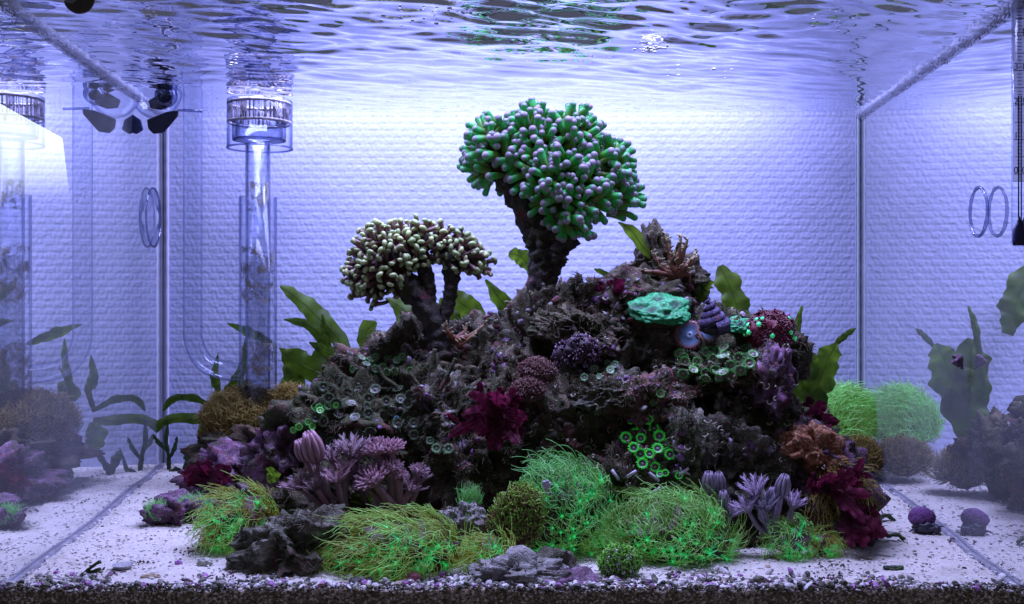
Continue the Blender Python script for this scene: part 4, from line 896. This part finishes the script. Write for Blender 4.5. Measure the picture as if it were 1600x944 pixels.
# purple dome snail on the sand, by the right pane
M_psh = rockmat('purple_shell', (0.05, 0.02, 0.07), (0.15, 0.05, 0.19), (0.34, 0.16, 0.40), (0.20, 0.06, 0.26), .5, 240, 0.0)
M_body = plain('snail_body', (0.025, 0.022, 0.035), .45, vary=.4)
g = F(1442, 832); s_ = sc_at(g.y)
root = thing('snail', 'round purple snail crawling on the sand along the right pane', 'snail', g)
mb = MB(); v, f = ico(4); sp = np.arctan2(v[:, 1], v[:, 0]); qv = v * np.array([20, 18, 16]) * s_ * (1 + .035 * np.sin(np.arctan2(v[:, 2], v[:, 0]) * 2 + np.hypot(v[:, 0], v[:, 2]) * 26) + .08 * pn(v * 2.2))[:, None]; mb.add(qv + np.array(g) + np.array([-1 * s_, 2 * s_, 23 * s_]), f.tolist()); part('shell', mb, M_psh, root)
mb = MB(); blob(mb, g + Vector((1 * s_, -4 * s_, 9 * s_)), (17 * s_, 17 * s_, 13 * s_), 4, .22, 2.2); blob(mb, g + Vector((13 * s_, -12 * s_, 8 * s_)), (9 * s_, 9 * s_, 8 * s_), 3, .2, 2); part('foot', mb, M_body, root)
for e in ((27, -14, 13), (14, -12, -4), (-26, -10, 3)):
    mb = MB(); st = g + Vector((math.copysign(12, e[0]) * s_, -9 * s_, 7 * s_)); en = g + Vector((e[0] * s_, e[1] * s_, max(e[2], 1) * s_)); tube(mb, [st, st.lerp(en, .5) + Vector((0, 0, 2 * s_)), en], [2.6 * s_, 1.6 * s_, .7 * s_], 6); part('feeler', mb, M_body, root)
# snail on the front glass seen from below, at the top edge
g = P(124, -3, 0.006); root = thing('snail', 'dark round snail cut off by the top edge above the left pane', 'snail', g); s_ = sc_at(.006)
mb = MB(); blob(mb, g, (25 * s_, 9 * s_, 25 * s_), 4, .03, 2); part('shell', mb, plain('dark_snail_shell', (0.045, 0.03, 0.012), .35, vary=.5), root)
mb = MB(); blob(mb, g + Vector((-8 * s_, -8 * s_, 2 * s_)), (11 * s_, 3 * s_, 13 * s_), 3, .05, 2, rot=Matrix.Rotation(.6, 3, 'Y')); part('foot', mb, plain('pale_snail_foot', (0.20, 0.20, 0.24), .4), root)
# orange mottled coral
M_or = rockmat('orange_coral', (0.22, 0.06, 0.02), (0.36, 0.13, 0.05), (0.85, 0.62, 0.42), (0.42, 0.15, 0.05), .35, 420, 0.0)
rock('orange-brown mottled coral crust on top of the purple rock', 1270, 705, 34, 20, 0.118, M_or, 5, .8, 51, .15, rot=-.5, name='coral_crust', cat='coral')
# white frag spines around the neon polyps
M_spine = plain('white_spine', (0.62, 0.52, 0.66), .5, vary=.25, scale=400)
for lab, a, b in (('short white spine pointing down left of the neon polyps', (956, 734), (967, 750)), ('short white spine under the left side of the neon polyps', (980, 745), (994, 736)),
                  ('greyish spine between the neon polyps and the small rings', (1014, 738), (1030, 752)), ('longest white spine sticking out toward the sand below the neon polyps', (1010, 776), (1032, 762)),
                  ('forked violet-white spine right of the neon polyps', (1062, 742), (1076, 732))):
    l, n = hit((a[0] + b[0]) / 2, (a[1] + b[1]) / 2, .07); y_ = l.y - .006; root = thing('spine', lab, 'spine', P(*a, y_), 'white spines around the neon polyps'); s_ = sc_at(y_)
    mb = MB(); tube(mb, [P(*a, y_), P(*b, y_ - .002)], [2.6 * s_, 2.4 * s_], 8, rough=.2, rs=400)
    if 'forked' in lab: tube(mb, [P(1066, 740, y_), P(1063, 730, y_)], [2.2 * s_, 1.2 * s_], 6); tube(mb, [P(1070, 737, y_), P(1078, 742, y_)], [2.2 * s_, 1.2 * s_], 6)
    part('shaft', mb, M_spine, root)
# barnacle on the tall mound
g = P(854, 757, .045); root = thing('barnacle', 'tiny white shell scrap caught in the tall green polyp mound', 'shell', g); mb = MB()
for k in range(5): a = k * 1.26; blob(mb, g + Vector((math.cos(a) * .0017, -.0005, math.sin(a) * .0017)), (.0013, .0008, .0016), 2, .2, 2)
part('shell', mb, M_spine, root)
# slender white-green tubes on the left rocks
for lab, pts in (('long olive tube worm arching down the left rocks', [(590, 572), (600, 590), (618, 603), (628, 622)]), ('pale straight tube lying across the left rocks', [(578, 609), (600, 608), (622, 612)]),
                 ('green-tipped tube slanting right of the arching one', [(640, 583), (650, 597), (660, 610)]), ('thin upright stem between cream coral and rocks', [(680, 545), (672, 580), (666, 610)]), ('second thin upright stem, leaning right', [(712, 560), (700, 585), (688, 610)])):
    root = thing('tube_worm', lab, 'tube worm', P(*pts[0], .12)); l0 = hit(*pts[len(pts) // 2])[0]; y_ = max(.10, l0.y - .008); mb = MB(); s_ = sc_at(y_)
    tube(mb, spline([P(a, b, y_) for a, b in pts], 20), 3.4 * s_, 8, rough=.25, rs=200); part('tube', mb, OLIV, root)

# ------------------------------------------------------------------ glassware
M_glass = glassmat('clear_glass')
M_rimg = glassmat('glass_rim', (0.62, 0.66, 0.80), (0.14, 0.16, 0.28), 0.2, 0.9, 0.12)
M_film = filmmat('brown_algae_film', (0.42, 0.36, 0.20), 0.48, 0.62, 90)
M_dust = filmmat('pale_deposit', (0.30, 0.32, 0.30), 0.30, 1.1, 260)
M_gedge = glassmat('pipe_glass', (0.96, 0.97, 0.99), (0.10, 0.13, 0.28), 0.50, 0.97, 0.05)
YP = 0.315; sp_ = sc_at(YP)
def cyl(mb, px, py0, py1, hw, n=40, y=YP, wall=1.3, closed=False):
    """open glass cylinder with wall thickness, seen between two picture heights"""
    a, b = P(px, py0, y), P(px, py1, y); s = sc_at(y); r = hw * s; h = (a - b).length; w_ = wall * s
    lathe(mb, [(r - w_, 0), (r, 0), (r, h), (r - w_, h), (r - w_, 0)], n, b)
root = thing('glass_outflow_pipe', 'clear double glass pipe with wide glass cup on top, brown algae inside', 'glass pipe', P(403, 640, YP))
mb = MB(); cyl(mb, 403, 225, 640, 19, wall=2.0); part('inner_tube', mb, M_gedge, root)
mb = MB(); cyl(mb, 403, 308, 655, 29, wall=2.0); part('outer_sleeve', mb, M_glass, root)
mb = MB(); cyl(mb, 406, 158, 232, 50, 56, wall=1.6); part('cup', mb, M_glass, root)
mb = MB(); c_ = P(406, 232, YP); tube(mb, [c_ + Vector((math.cos(a) * 50 * sp_, math.sin(a) * 50 * sp_, 0)) for a in np.linspace(0, 2 * PI, 49)], 1.5 * sp_, 6, cap=False)
c_ = P(406, 308, YP)
part('cup_rim', mb, M_rimg, root)
mb = MB(); cyl(mb, 405, 190, 220, 41, 48, wall=5); part('inner_collar', mb, glassmat('thick_glass', (0.86, 0.88, 0.95), (0.14, 0.16, 0.28), 0.35, 0.9, 0.08), root)
mb = MB(); c_ = P(405, 220, YP); lathe(mb, [(19 * sp_, 0), (41 * sp_, 0), (41 * sp_, .0012), (19 * sp_, .0012), (19 * sp_, 0)], 40, c_); part('collar_floor', mb, M_rimg, root)
mb = MB(); c_ = P(406, 190, YP)
for k in range(90):
    a = 2 * PI * k / 90 + R.uniform(-.03, .03); p = c_ + Vector((math.cos(a) * 48 * sp_, math.sin(a) * 48 * sp_, 0)); tube(mb, [p, p + Vector((0, 0, 26 * sp_))], R.uniform(0.3, 1.7) * sp_, 5, rough=.3, rs=400)
o = part('comb_teeth', mb, fleshy('comb_scale', [(0, (0.75, 0.70, 0.78)), (1, (0.75, 0.70, 0.78))], .6, .7, .75, nscale=120), root); o['kind'] = 'stuff'
for zz in (192, 163):
    mb = MB(); c_ = P(406, zz, YP); tube(mb, [c_ + Vector((math.cos(a) * 48 * sp_, math.sin(a) * 48 * sp_, 0)) for a in np.linspace(0, 2 * PI, 49)], 2.4 * sp_, 6, cap=False, rough=.3, rs=300)
    part('comb_ring', mb, plain('comb_ring', (0.50, 0.46, 0.52), .5, vary=.6, scale=300), root)
for a, b, hw_, mm in ((285, 330, 17.4, M_film), (385, 475, 26.0, M_film), (535, 600, 26.0, M_film), (400, 640, 17.2, M_dust)):
    mb = MB(); c_ = P(403, b, YP); lathe(mb, [(hw_ * sp_, 0), (hw_ * sp_, (b - a) * sp_)], 40, c_); part('algae_film', mb, mm, root)
root = thing('glass_inflow_pipe', 'clear U-shaped glass tube bending into the base of the wider glass pipe', 'glass pipe', P(302, 590, YP))
mb = MB(); q = spline([P(301, 140, YP), P(301, 250, YP), P(301, 380, YP), P(301, 500, YP), P(303, 535, YP), P(318, 565, YP), P(345, 578, YP), P(378, 582, YP)], 60)
tube(mb, q, 14.5 * sp_, 32, cap=False); part('outer_wall', mb, M_gedge, root)
mb = MB(); tube(mb, q, 12.5 * sp_, 32, cap=False); part('inner_wall', mb, M_glass, root)
mb = MB(); tube(mb, q[2:], 12.0 * sp_, 24, cap=False); part('deposit', mb, filmmat('speckled_deposit', (0.16, 0.15, 0.12), 0.62, 0.72, 240), root)
# small pump with dark paddles
YQ = 0.30; s_ = sc_at(YQ)
root = thing('circulation_pump', 'small glass bowl pump with dark blue paddles in the top left corner', 'pump', P(245, 160, YQ))
mb = MB(); c_ = P(242, 128, YQ); lathe(mb, [(43 * s_ * math.sin(a) + 1e-5, -58 * s_ * math.cos(a)) for a in np.linspace(0.02, PI * .52, 16)], 40, c_, axis=(0, -.15, 1)); lathe(mb, [(41 * s_ * math.sin(a) + 1e-5, -56 * s_ * math.cos(a)) for a in np.linspace(0.02, PI * .52, 16)], 40, c_, axis=(0, -.15, 1)); part('glass_bowl', mb, M_glass, root)
mb = MB(); tube(mb, [c_ + Vector((math.cos(a) * 43 * s_, math.sin(a) * 43 * s_, -2 * s_)) for a in np.linspace(0, 2 * PI, 40)], 1.6 * s_, 6, cap=False); part('bowl_rim', mb, M_rimg, root)
M_pad = plain('dark_paddle', (0.012, 0.014, 0.035), .35, vary=.4); M_padb = plain('blue_paddle', (0.05, 0.07, 0.20), .35, vary=.3)
def paddle(pts, dy, mat):
    mb = MB(); n = len(pts); V = [P(a, b, YQ) + Vector((0, dy * s_, 0)) for a, b in pts] + [P(a, b, YQ) + Vector((0, (dy + 6) * s_, 0)) for a, b in pts]
    mb.add([tuple(v) for v in V], [tuple(range(n)), tuple(range(2 * n - 1, n - 1, -1))] + [((i + 1) % n, i, n + i, n + (i + 1) % n) for i in range(n)])
    o = part('paddle', mb, mat, root, False); m = o.modifiers.new('b', 'BEVEL'); m.width = .0012; m.segments = 2
paddle([(240, 118), (262, 116), (281, 126), (279, 138), (262, 137), (246, 140), (236, 134)], -8, M_pad)
paddle([(236, 190), (266, 178), (285, 175), (284, 184), (262, 210), (246, 212), (238, 204)], -20, M_pad)
paddle([(185, 166), (200, 172), (225, 190), (229, 205), (218, 212), (200, 205), (188, 186)], -16, M_padb)
paddle([(186, 138), (205, 128), (212, 142), (204, 160), (188, 150)], 6, M_padb)
paddle([(232, 158), (252, 146), (268, 152), (270, 166), (252, 172), (236, 170)], -4, M_pad)
mb = MB(); c_ = P(267, 154, YQ) + Vector((0, -30 * s_, 0)); lathe(mb, [(12 * s_, 0), (15 * s_, 0), (15 * s_, 18 * s_), (12 * s_, 18 * s_), (12 * s_, 0)], 32, c_, axis=(0, 1, 0)); part('nozzle_ring', mb, M_rimg, root)
mb = MB(); blob(mb, c_ + Vector((0, 12 * s_, 0)), (9 * s_, 7 * s_, 9 * s_), 3); part('rotor_hub', mb, M_pad, root)
mb = MB(); tube(mb, [P(278, 172, YQ), P(316, 174, YQ)], 2.2 * s_, 8); part('holder_bar', mb, M_rimg, root)
# suction cups on the side panes
def cup(label, px, py, off, ring, side, hpx, mat, disc=True):
    c = Wp(px, py, off); s = sc_at(c.y); r = hpx * s; ax = (-side, 0.11, 0); a, b, d = frame(ax); root = thing('suction_cup', label, 'suction cup', c, 'suction cups on the panes')
    mb = MB(); tube(mb, [np.array(c) + r * (math.cos(t) * a + math.sin(t) * b) for t in np.linspace(0, 2 * PI, 49)], ring, 8, cap=False, rough=.3, rs=150); part('rim', mb, mat, root)
    if disc:
        mb = MB(); lathe(mb, [(r * .97, 0), (r * .6, .0015), (r * .25, .003), (r * .2, .006), (.0001, .006)], 32, c, axis=ax); part('disc', mb, M_glass, root)
cup('clear round suction cup stuck to the left pane below the pump', 240, 340, .003, .0009, -1, 46, M_rimg)
cup('empty clear suction ring mark on the right pane beside the thermometer', 1529, 331, .006, .0011, 1, 38, M_rimg, False)
# frosty salt line where the water meets the side panes
def crust(side, name_):
    mb = MB(); m = fleshy('salt_frost', [(0, (0.75, 0.78, 0.95)), (1, (0.85, 0.87, 0.98))], 0.6, 0.7, 0.3, nscale=500)
    pts = [(side * (wall_x(y) - .0022), y, ZW - .001) for y in np.linspace(0.0, YB - .002, 120)]
    o_ = MB(); tube(o_, pts, 0.0036, 14, rough=.05, rs=24); tag(part('water_line', o_, filmmat('water_line', (0.80, 0.84, 1.0), 0.15, 1.3, 60), None), 'clear bright ' + name_ + ' water edge against the pane', kind='structure')
    rr = random.Random(side + 5)
    for k in range(260):
        y = rr.uniform(0, YB - .01); z = ZW - abs(rr.gauss(0, .0022)) - .001
        p = np.array([side * (wall_x(y) - .0012), y, z]); blob(mb, p, (.0006, rr.uniform(.0006, .0020), rr.uniform(.0004, .0013)), 1, .2, 2, fac=rr.uniform(.5, 1), seed=k)
    tag(part('salt_crust', mb, m, None), 'frosty ' + name_ + ' salt line along the water edge of the pane', kind='structure')
crust(-1, 'left'); crust(1, 'right')

# ------------------------------------------------------------------ thermometer at the right edge
YT = 0.006; s_ = sc_at(YT)
root = thing('thermometer', 'glass thermometer with dark blue bulb and degree scale, cut by the right edge', 'thermometer', P(1604, 385, YT))
mb = MB(); c_ = P(1605, 386, YT); lathe(mb, [(.0001, -.0004), (17 * s_, .0002), (22 * s_, .003), (22 * s_, 440 * s_), (.0001, 441 * s_)], 36, c_); part('glass_tube', mb, glassmat('tube_glass', (0.95, 0.96, 1), (0.4, 0.42, 0.6), .6, 1, 0.0), root)
mb = MB()
def box(mb, x0, x1, y0, y1, z0, z1): mb.add([(x, y, z) for x in (x0, x1) for y in (y0, y1) for z in (z0, z1)], [(0, 1, 3, 2), (4, 6, 7, 5), (0, 4, 5, 1), (2, 3, 7, 6), (0, 2, 6, 4), (1, 5, 7, 3)])
a_, b_ = P(1585, 284, YT), P(1622, -60, YT); box(mb, a_.x, b_.x, YT + .001, YT + .002, a_.z, b_.z); part('scale_strip', mb, fleshy('scale_card', [(0, (0.88, 0.90, 0.97)), (1, (0.88, 0.90, 0.97))], .5, .9, .04), root, False)
M_ink = plain('scale_ink', (0.01, 0.01, 0.02), .5); M_blue = plain('blue_spirit', (0.008, 0.010, 0.07), .25)
mb = MB()
for k in range(-12, 52):
    py = 272 - k * 5.4
    if k < 0: continue
    big = k % 5 == 0; x1 = 1600; x0 = 1584.5 if k % 10 == 0 else (1587 if big else 1590)
    a_, b_ = P(x0, py + (.5 if big else .35), YT), P(x1 + 6, py - (.5 if big else .35), YT); box(mb, a_.x, b_.x, YT + .0004, YT + .0009, a_.z, b_.z)
o = part('scale_marks', mb, M_ink, root, False); o['kind'] = 'stuff'
def text(st, px, py, size, rt=root):
    cu = bpy.data.curves.new('numeral', 'FONT'); cu.body = st; cu.size = size * s_; cu.extrude = .00008; cu.materials.append(M_ink)
    t0 = bpy.data.objects.new('text', cu); me = bpy.data.meshes.new_from_object(t0); bpy.data.objects.remove(t0)
    o = bpy.data.objects.new('numeral', me); C.objects.link(o); o.parent = rt; o.location = P(px, py, YT - .0002) - rt.location; o.rotation_euler = (PI / 2, 0, 0)
for k, st in enumerate(('0  0', '1  0', '2  0', '3  0', '4  0')): text(st, 1583.8, 271 - k * 54, 15)
text('°C', 1590, 38, 15)
mb = MB(); tube(mb, [P(1591.5, 346, YT), P(1591.5, 150, YT)], 1.1 * s_, 8); part('blue_column', mb, M_blue, root)
mb = MB(); lathe(mb, [(.0001, 0), (9.5 * s_, .0002), (10.5 * s_, 8 * s_), (10 * s_, 24 * s_), (5 * s_, 35 * s_), (1.2 * s_, 44 * s_), (.0001, 46 * s_)], 28, P(1593, 384, YT - .003)); part('bulb', mb, M_blue, root)

# ------------------------------------------------------------------ growth on the rocks
M_col = colmat('growth', 0.65)
def on_reef(n, box_=(440, 1330, 400, 900), rnd=0.12):
    out = []
    for _ in range(n):
        px, py = R.uniform(box_[0], box_[1]), R.uniform(box_[2], box_[3]); o = Vector((R.uniform(-rnd, rnd) * 3, -D, R.uniform(-.05, .35)))
        d = (P(px, py, .2) - o).normalized(); l, nn, i, t = BV.ray_cast(o, d)
        if l is None or l.z < ZF + .003: continue
        if nn.dot(d) > 0: nn = -nn
        out.append((l, nn))
    return out
mb = MB()
for l, n in on_reef(15000):
    q = pn(np.array([l]) * 35)[0]
    if q < -.05: continue
    col = R.choice([(.10, .085, .03), (.05, .06, .015), (.13, .10, .05), (.09, .045, .03), (.07, .09, .02)])
    for k in range(3):
        d = (n + Vector([R.gauss(0, .5) for _ in range(3)])).normalized() * R.uniform(.0018, .0065); b = Vector([R.gauss(0, .0007) for _ in range(3)])
        tube(mb, [l + b - n * .0005, l + b + d * .6, l + b + d + Vector((0, 0, -.0006))], [.00028, .00022, .0001], 3, cap=False, col=col)
tag(part('algae_turf', mb, M_col, None), 'short brown and olive algae fuzz covering the live rock', kind='stuff')
mb = MB()
for l, n in on_reef(7000):
    q = pn(np.array([l]) * 28 + 50)[0]
    if q < .0: continue
    if q < .22 or R.random() < .35: continue
    col = R.choice([(.24, .10, .28), (.14, .06, .15), (.30, .24, .32), (.26, .26, .24), (.16, .15, .11), (.10, .09, .06), (.12, .12, .06), (.18, .05, .07)]); r_ = R.uniform(.0005, .0019)
    blob(mb, l, (r_ * R.uniform(1.2, 2.4), r_ * R.uniform(1, 1.8), r_ * .55), 2, .6, 2.4, seed=R.random() * 50, rot=basis(n).to_3x3(), col=col)
tag(part('coralline_nodules', mb, M_col, None), 'purple and grey coralline nodules dotted over the live rock', kind='stuff')
mb = MB()
for l, n in on_reef(160, (880, 1240, 560, 800)) + on_reef(60):
    ph = R.uniform(0, 6); pts = [l + n * (.001 + .0006 * i) + Vector((math.cos(ph + i * .9) * .0016, -.0003 * i, math.sin(ph + i * .9) * .0016)) for i in range(5)]
    tube(mb, pts, R.uniform(.0003, .0006), 5, col=(.42, .38, .30))
tag(part('worm_tubes', mb, M_col, None), 'tiny pale curled worm tubes on the live rock', kind='stuff')

# ------------------------------------------------------------------ gravel, shell grit and debris
mb = MB(); cols = [(.72, .70, .70)] * 5 + [(.50, .48, .46)] * 3 + [(.22, .21, .17)] * 3 + [(.06, .06, .045)] * 4 + [(.10, .11, .06)] * 3 + [(.36, .14, .38)] * 2 + [(.42, .34, .22)]
for k in range(7000):
    y = abs(R.gauss(0, .017)) + .0008; x = R.uniform(-1, 1) * (wall_x(y) - .002)
    dn = pn(np.array([[x, y, 1.5]]) * 22)[0]
    if y > .07 or (y > .010 and R.random() > .42 + 1.3 * dn): continue
    r_ = R.uniform(.0005, .0013) if R.random() < .8 else R.uniform(.0012, .0027)
    pt = (x, max(y, r_ * .6 + .0003), ZF + .0006 + r_ * R.uniform(-.1, .7) + (0.002 if y < .01 else 0) * R.random())
    rot = basis(Vector((R.gauss(0, .6), R.gauss(0, .6), 1))).to_3x3()
    blob(mb, pt, (r_ * R.uniform(.9, 1.5), r_ * R.uniform(.6, 1), r_ * R.uniform(.3, .8)), 1 if r_ < .0012 else 2, .25, 2, seed=k, rot=rot, col=R.choice(cols))
tag(part('gravel', mb, M_col, None, False), 'mixed white, dark and purple gravel along the front of the sand', kind='stuff')
mb = MB()
for k in range(9000):
    y = R.uniform(.02, YB - .01); x = R.uniform(-1, 1) * (wall_x(y) - .003); r_ = R.uniform(.0003, .0011)
    c_ = R.choice([(.80, .78, .76)] * 6 + [(.55, .52, .48)] * 2 + [(.18, .16, .13)]); 
    blob(mb, (x, y, ZF + .0006 + .0022 * pn(np.array([[x, y, 0]]) * 14)[0]), (r_ * R.uniform(.8, 1.8), r_ * R.uniform(.8, 1.5), r_ * .6), 1, .2, 2, seed=k, col=c_)
tag(part('shell_grit', mb, M_col, None, False), 'coarse white shell grains lying on the sand', kind='stuff')
mb = MB(); centres = [(R.uniform(30, 1580), R.uniform(760, 915)) for _ in range(60)]
for cx_, cy_ in centres:
    for j in range(R.randrange(4, 16)):
        g = F(min(max(cx_ + R.gauss(0, 13), 5), 1595), max(750, cy_ + R.gauss(0, 3))); 
        if abs(g.x) > wall_x(g.y) - .003 or g.y < .003: continue
        d = Vector((R.uniform(-1, 1), R.uniform(-.6, .6), R.uniform(.0, .35))) * R.uniform(.001, .004)
        tube(mb, [g + Vector((0, 0, .0012)), g + d * .5 + Vector((0, 0, .0018)), g + d + Vector((0, 0, .001))], R.uniform(.0003, .0008), 4, rough=.3, rs=500, col=R.choice([(.05, .06, .03), (.09, .07, .05), (.03, .03, .025), (.14, .06, .10)]))
tag(part('plant_debris', mb, M_col, None), 'dark scraps of dead algae scattered on the white sand', kind='stuff')
mb = MB()
for k in range(5200):
    px, py = R.uniform(-10, 1610), R.triangular(912, 950, 936); g = P(px, py, 0.0); r_ = R.uniform(.0003, .0009)
    blob(mb, (g.x, -.0001, g.z), (r_ * 1.2, r_ * .5, r_), 1, .2, 2, seed=k, col=R.choice([(.30, .24, .15), (.18, .14, .08), (.48, .42, .33), (.08, .07, .05), (.7, .64, .58)]))
tag(part('pressed_grit', mb, M_col, None, False), 'brown grit of the sand bed pressed against the front pane', kind='stuff')
# larger pieces one can tell apart on the sand
def piece(label, px, py, r3, col, name='pebble', cat='pebble', rough=.25, rot=None, seed=0, y=None):
    g = F(px, py) if y is None else P(px, py, y); s = sc_at(g.y); root = thing(name, label, cat, g); mb = MB(); rr = tuple(q * s for q in r3)
    blob(mb, g + Vector((0, 0, rr[2] * .7)), rr, 4, rough, 1.8, seed=seed, rot=rot, col=col); part('stone', mb, M_col, root); return root
for a in (('white oblong chip at the very front left corner', 82, 910, (13, 6, 5), (.78, .72, .76)), ('pale grey stone with greenish film near the wedge rock', 320, 885, (12, 8, 8), (.40, .42, .36)),
          ('small purple bead-like stone on bare sand left of the wedge rock', 279, 884, (6, 5, 5), (.34, .14, .40)), ('dark rounded stone at the front under the lime polyps', 560, 915, (14, 8, 8), (.07, .07, .06)),
          ('pinkish stone peeping out beneath the lime polyp mound', 645, 908, (12, 7, 8), (.42, .14, .18)), ('green-grey round pebble below the scalloped plate', 842, 918, (10, 7, 8), (.26, .27, .20)),
          ('magenta pebble in front of the green spiky ball', 908, 917, (12, 6, 6), (.48, .14, .42)), ('black pebble right of the magenta one', 1010, 918, (12, 8, 8), (.04, .04, .04)),
          ('dull brown pebble right of the spiky ball by the round green mound', 1062, 881, (12, 8, 7), (.24, .14, .14)), ('flat white shell chip on the right gravel', 1140, 905, (12, 5, 3), (.80, .76, .76)),
          ('orange-tinted chip in the right gravel', 1074, 919, (4, 3, 3), (.62, .30, .10)), ('dark olive stone at the front right of centre', 1185, 912, (11, 6, 7), (.10, .10, .06)),
          ('tan lump half buried in the sand by the shell dish', 235, 905, (16, 8, 5), (.42, .34, .22)), ('white chip near the right corner of the gravel', 1535, 915, (10, 5, 4), (.82, .80, .80))):
    piece(a[0], a[1], a[2], a[3], a[4], seed=a[1])
g = F(192, 890); s_ = sc_at(g.y); root = thing('shell', 'small grey half-buried shell dish on the left sand', 'shell', g)
mb = MB(); lathe(mb, [(4 * s_, 0), (11 * s_, 4 * s_), (16 * s_, 10 * s_), (15 * s_, 10 * s_), (10 * s_, 5 * s_), (.0001, 2 * s_)], 28, g + Vector((0, 0, -2 * s_))); part('dish', mb, plain('grey_shell', (.28, .28, .30), .5, vary=.5, scale=300), root)
g = F(140, 898); s_ = sc_at(g.y); root = thing('seaweed', 'short black-green forked seaweed scrap lying on the left sand', 'seaweed', g)
for pts in ([(122, 903), (135, 893), (148, 882), (157, 878)], [(135, 893), (146, 893), (157, 889)]):
    mb = MB(); tube(mb, spline([P(a, b, g.y) for a, b in pts], 14), 2.8 * s_, 8, rough=.35, rs=300); part('stem', mb, M_leafd, root)
for lab, pts in (('dark green seaweed scrap on the sand below the pink frond', [(1367, 845), (1378, 838), (1390, 842), (1402, 840), (1412, 846)]), ('dark seaweed scrap by the right seam line, above the green one', [(1372, 812), (1386, 810), (1396, 818), (1402, 826)]), ('thin dark scrap on the right sand near the front', [(1382, 892), (1396, 893), (1412, 892)])):
    g = F(*pts[0]); s_ = sc_at(g.y); root = thing('seaweed', lab, 'seaweed', g)
    for k in range(3):
        mb = MB(); tube(mb, spline([P(a, b - R.uniform(0, 4), g.y) + Vector((0, R.uniform(-.003, .003), .001)) for a, b in pts], 14), R.uniform(1.5, 3.2) * s_, 7, rough=.5, rs=300); part('stem', mb, M_leafd, root)

# bubbles under the surface; glowing card added beyond the left pane as glare
mb = MB()
for cx_, cy_, n_, sp in ((1012, 71, 26, 9), (1032, 66, 8, 10), (660, 20, 14, 40), (235, 16, 8, 6), (368, 90, 6, 5), (1100, 108, 6, 30), (1345, 32, 8, 40), (720, 12, 10, 25)):
    for k in range(n_):
        px, py = R.gauss(cx_, sp), R.gauss(cy_, 3 + sp * .1); d_ = ZW * FP / (CY - py); x_ = (px - CX) * d_ / FP; r_ = R.uniform(.0004, .0011)
        blob(mb, (x_, max(d_ - D, .004), ZW - .0022 - r_), (r_ * 1.5, r_, r_ * .8), 2, .1, 2, seed=k, col=(.95, .95, .98))
tag(part('bubbles', mb, M_col, None), 'clusters of small white air bubbles under the water surface', kind='stuff')
root = thing('glare_card', 'glowing card added beyond the upper left pane to stand for reflected glare', 'glare_card', P(30, 240, .66))
m, t, b = nt('glare_card_glow'); b.inputs['Base Color'].default_value = (.8, .8, .7, 1); b.inputs['Emission Color'].default_value = (0.93, 1.0, 0.82, 1); tc = N(t, 'ShaderNodeTexCoord'); sp = N(t, 'ShaderNodeSeparateXYZ'); t.links.new(tc.outputs['Generated'], sp.inputs[0]); t.links.new(ramp(t, sp.outputs['Z'], [(0, (.0, .0, .0)), (.25, (.5,) * 3), (.55, (1, 1, 1))]), b.inputs['Emission Strength'])  # glow fades toward the bottom to shape the glare patch
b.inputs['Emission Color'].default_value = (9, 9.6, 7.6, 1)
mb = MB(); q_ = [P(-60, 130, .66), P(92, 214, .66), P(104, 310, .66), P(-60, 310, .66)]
mb.add([tuple(v) for v in q_] + [tuple(v + Vector((0, .01, 0))) for v in q_], [(0, 1, 2, 3), (7, 6, 5, 4), (0, 4, 5, 1), (1, 5, 6, 2), (2, 6, 7, 3), (3, 7, 4, 0)]); part('glare_card_face', mb, m, root, False)  # the added glowing card, cut to the outline of the glare
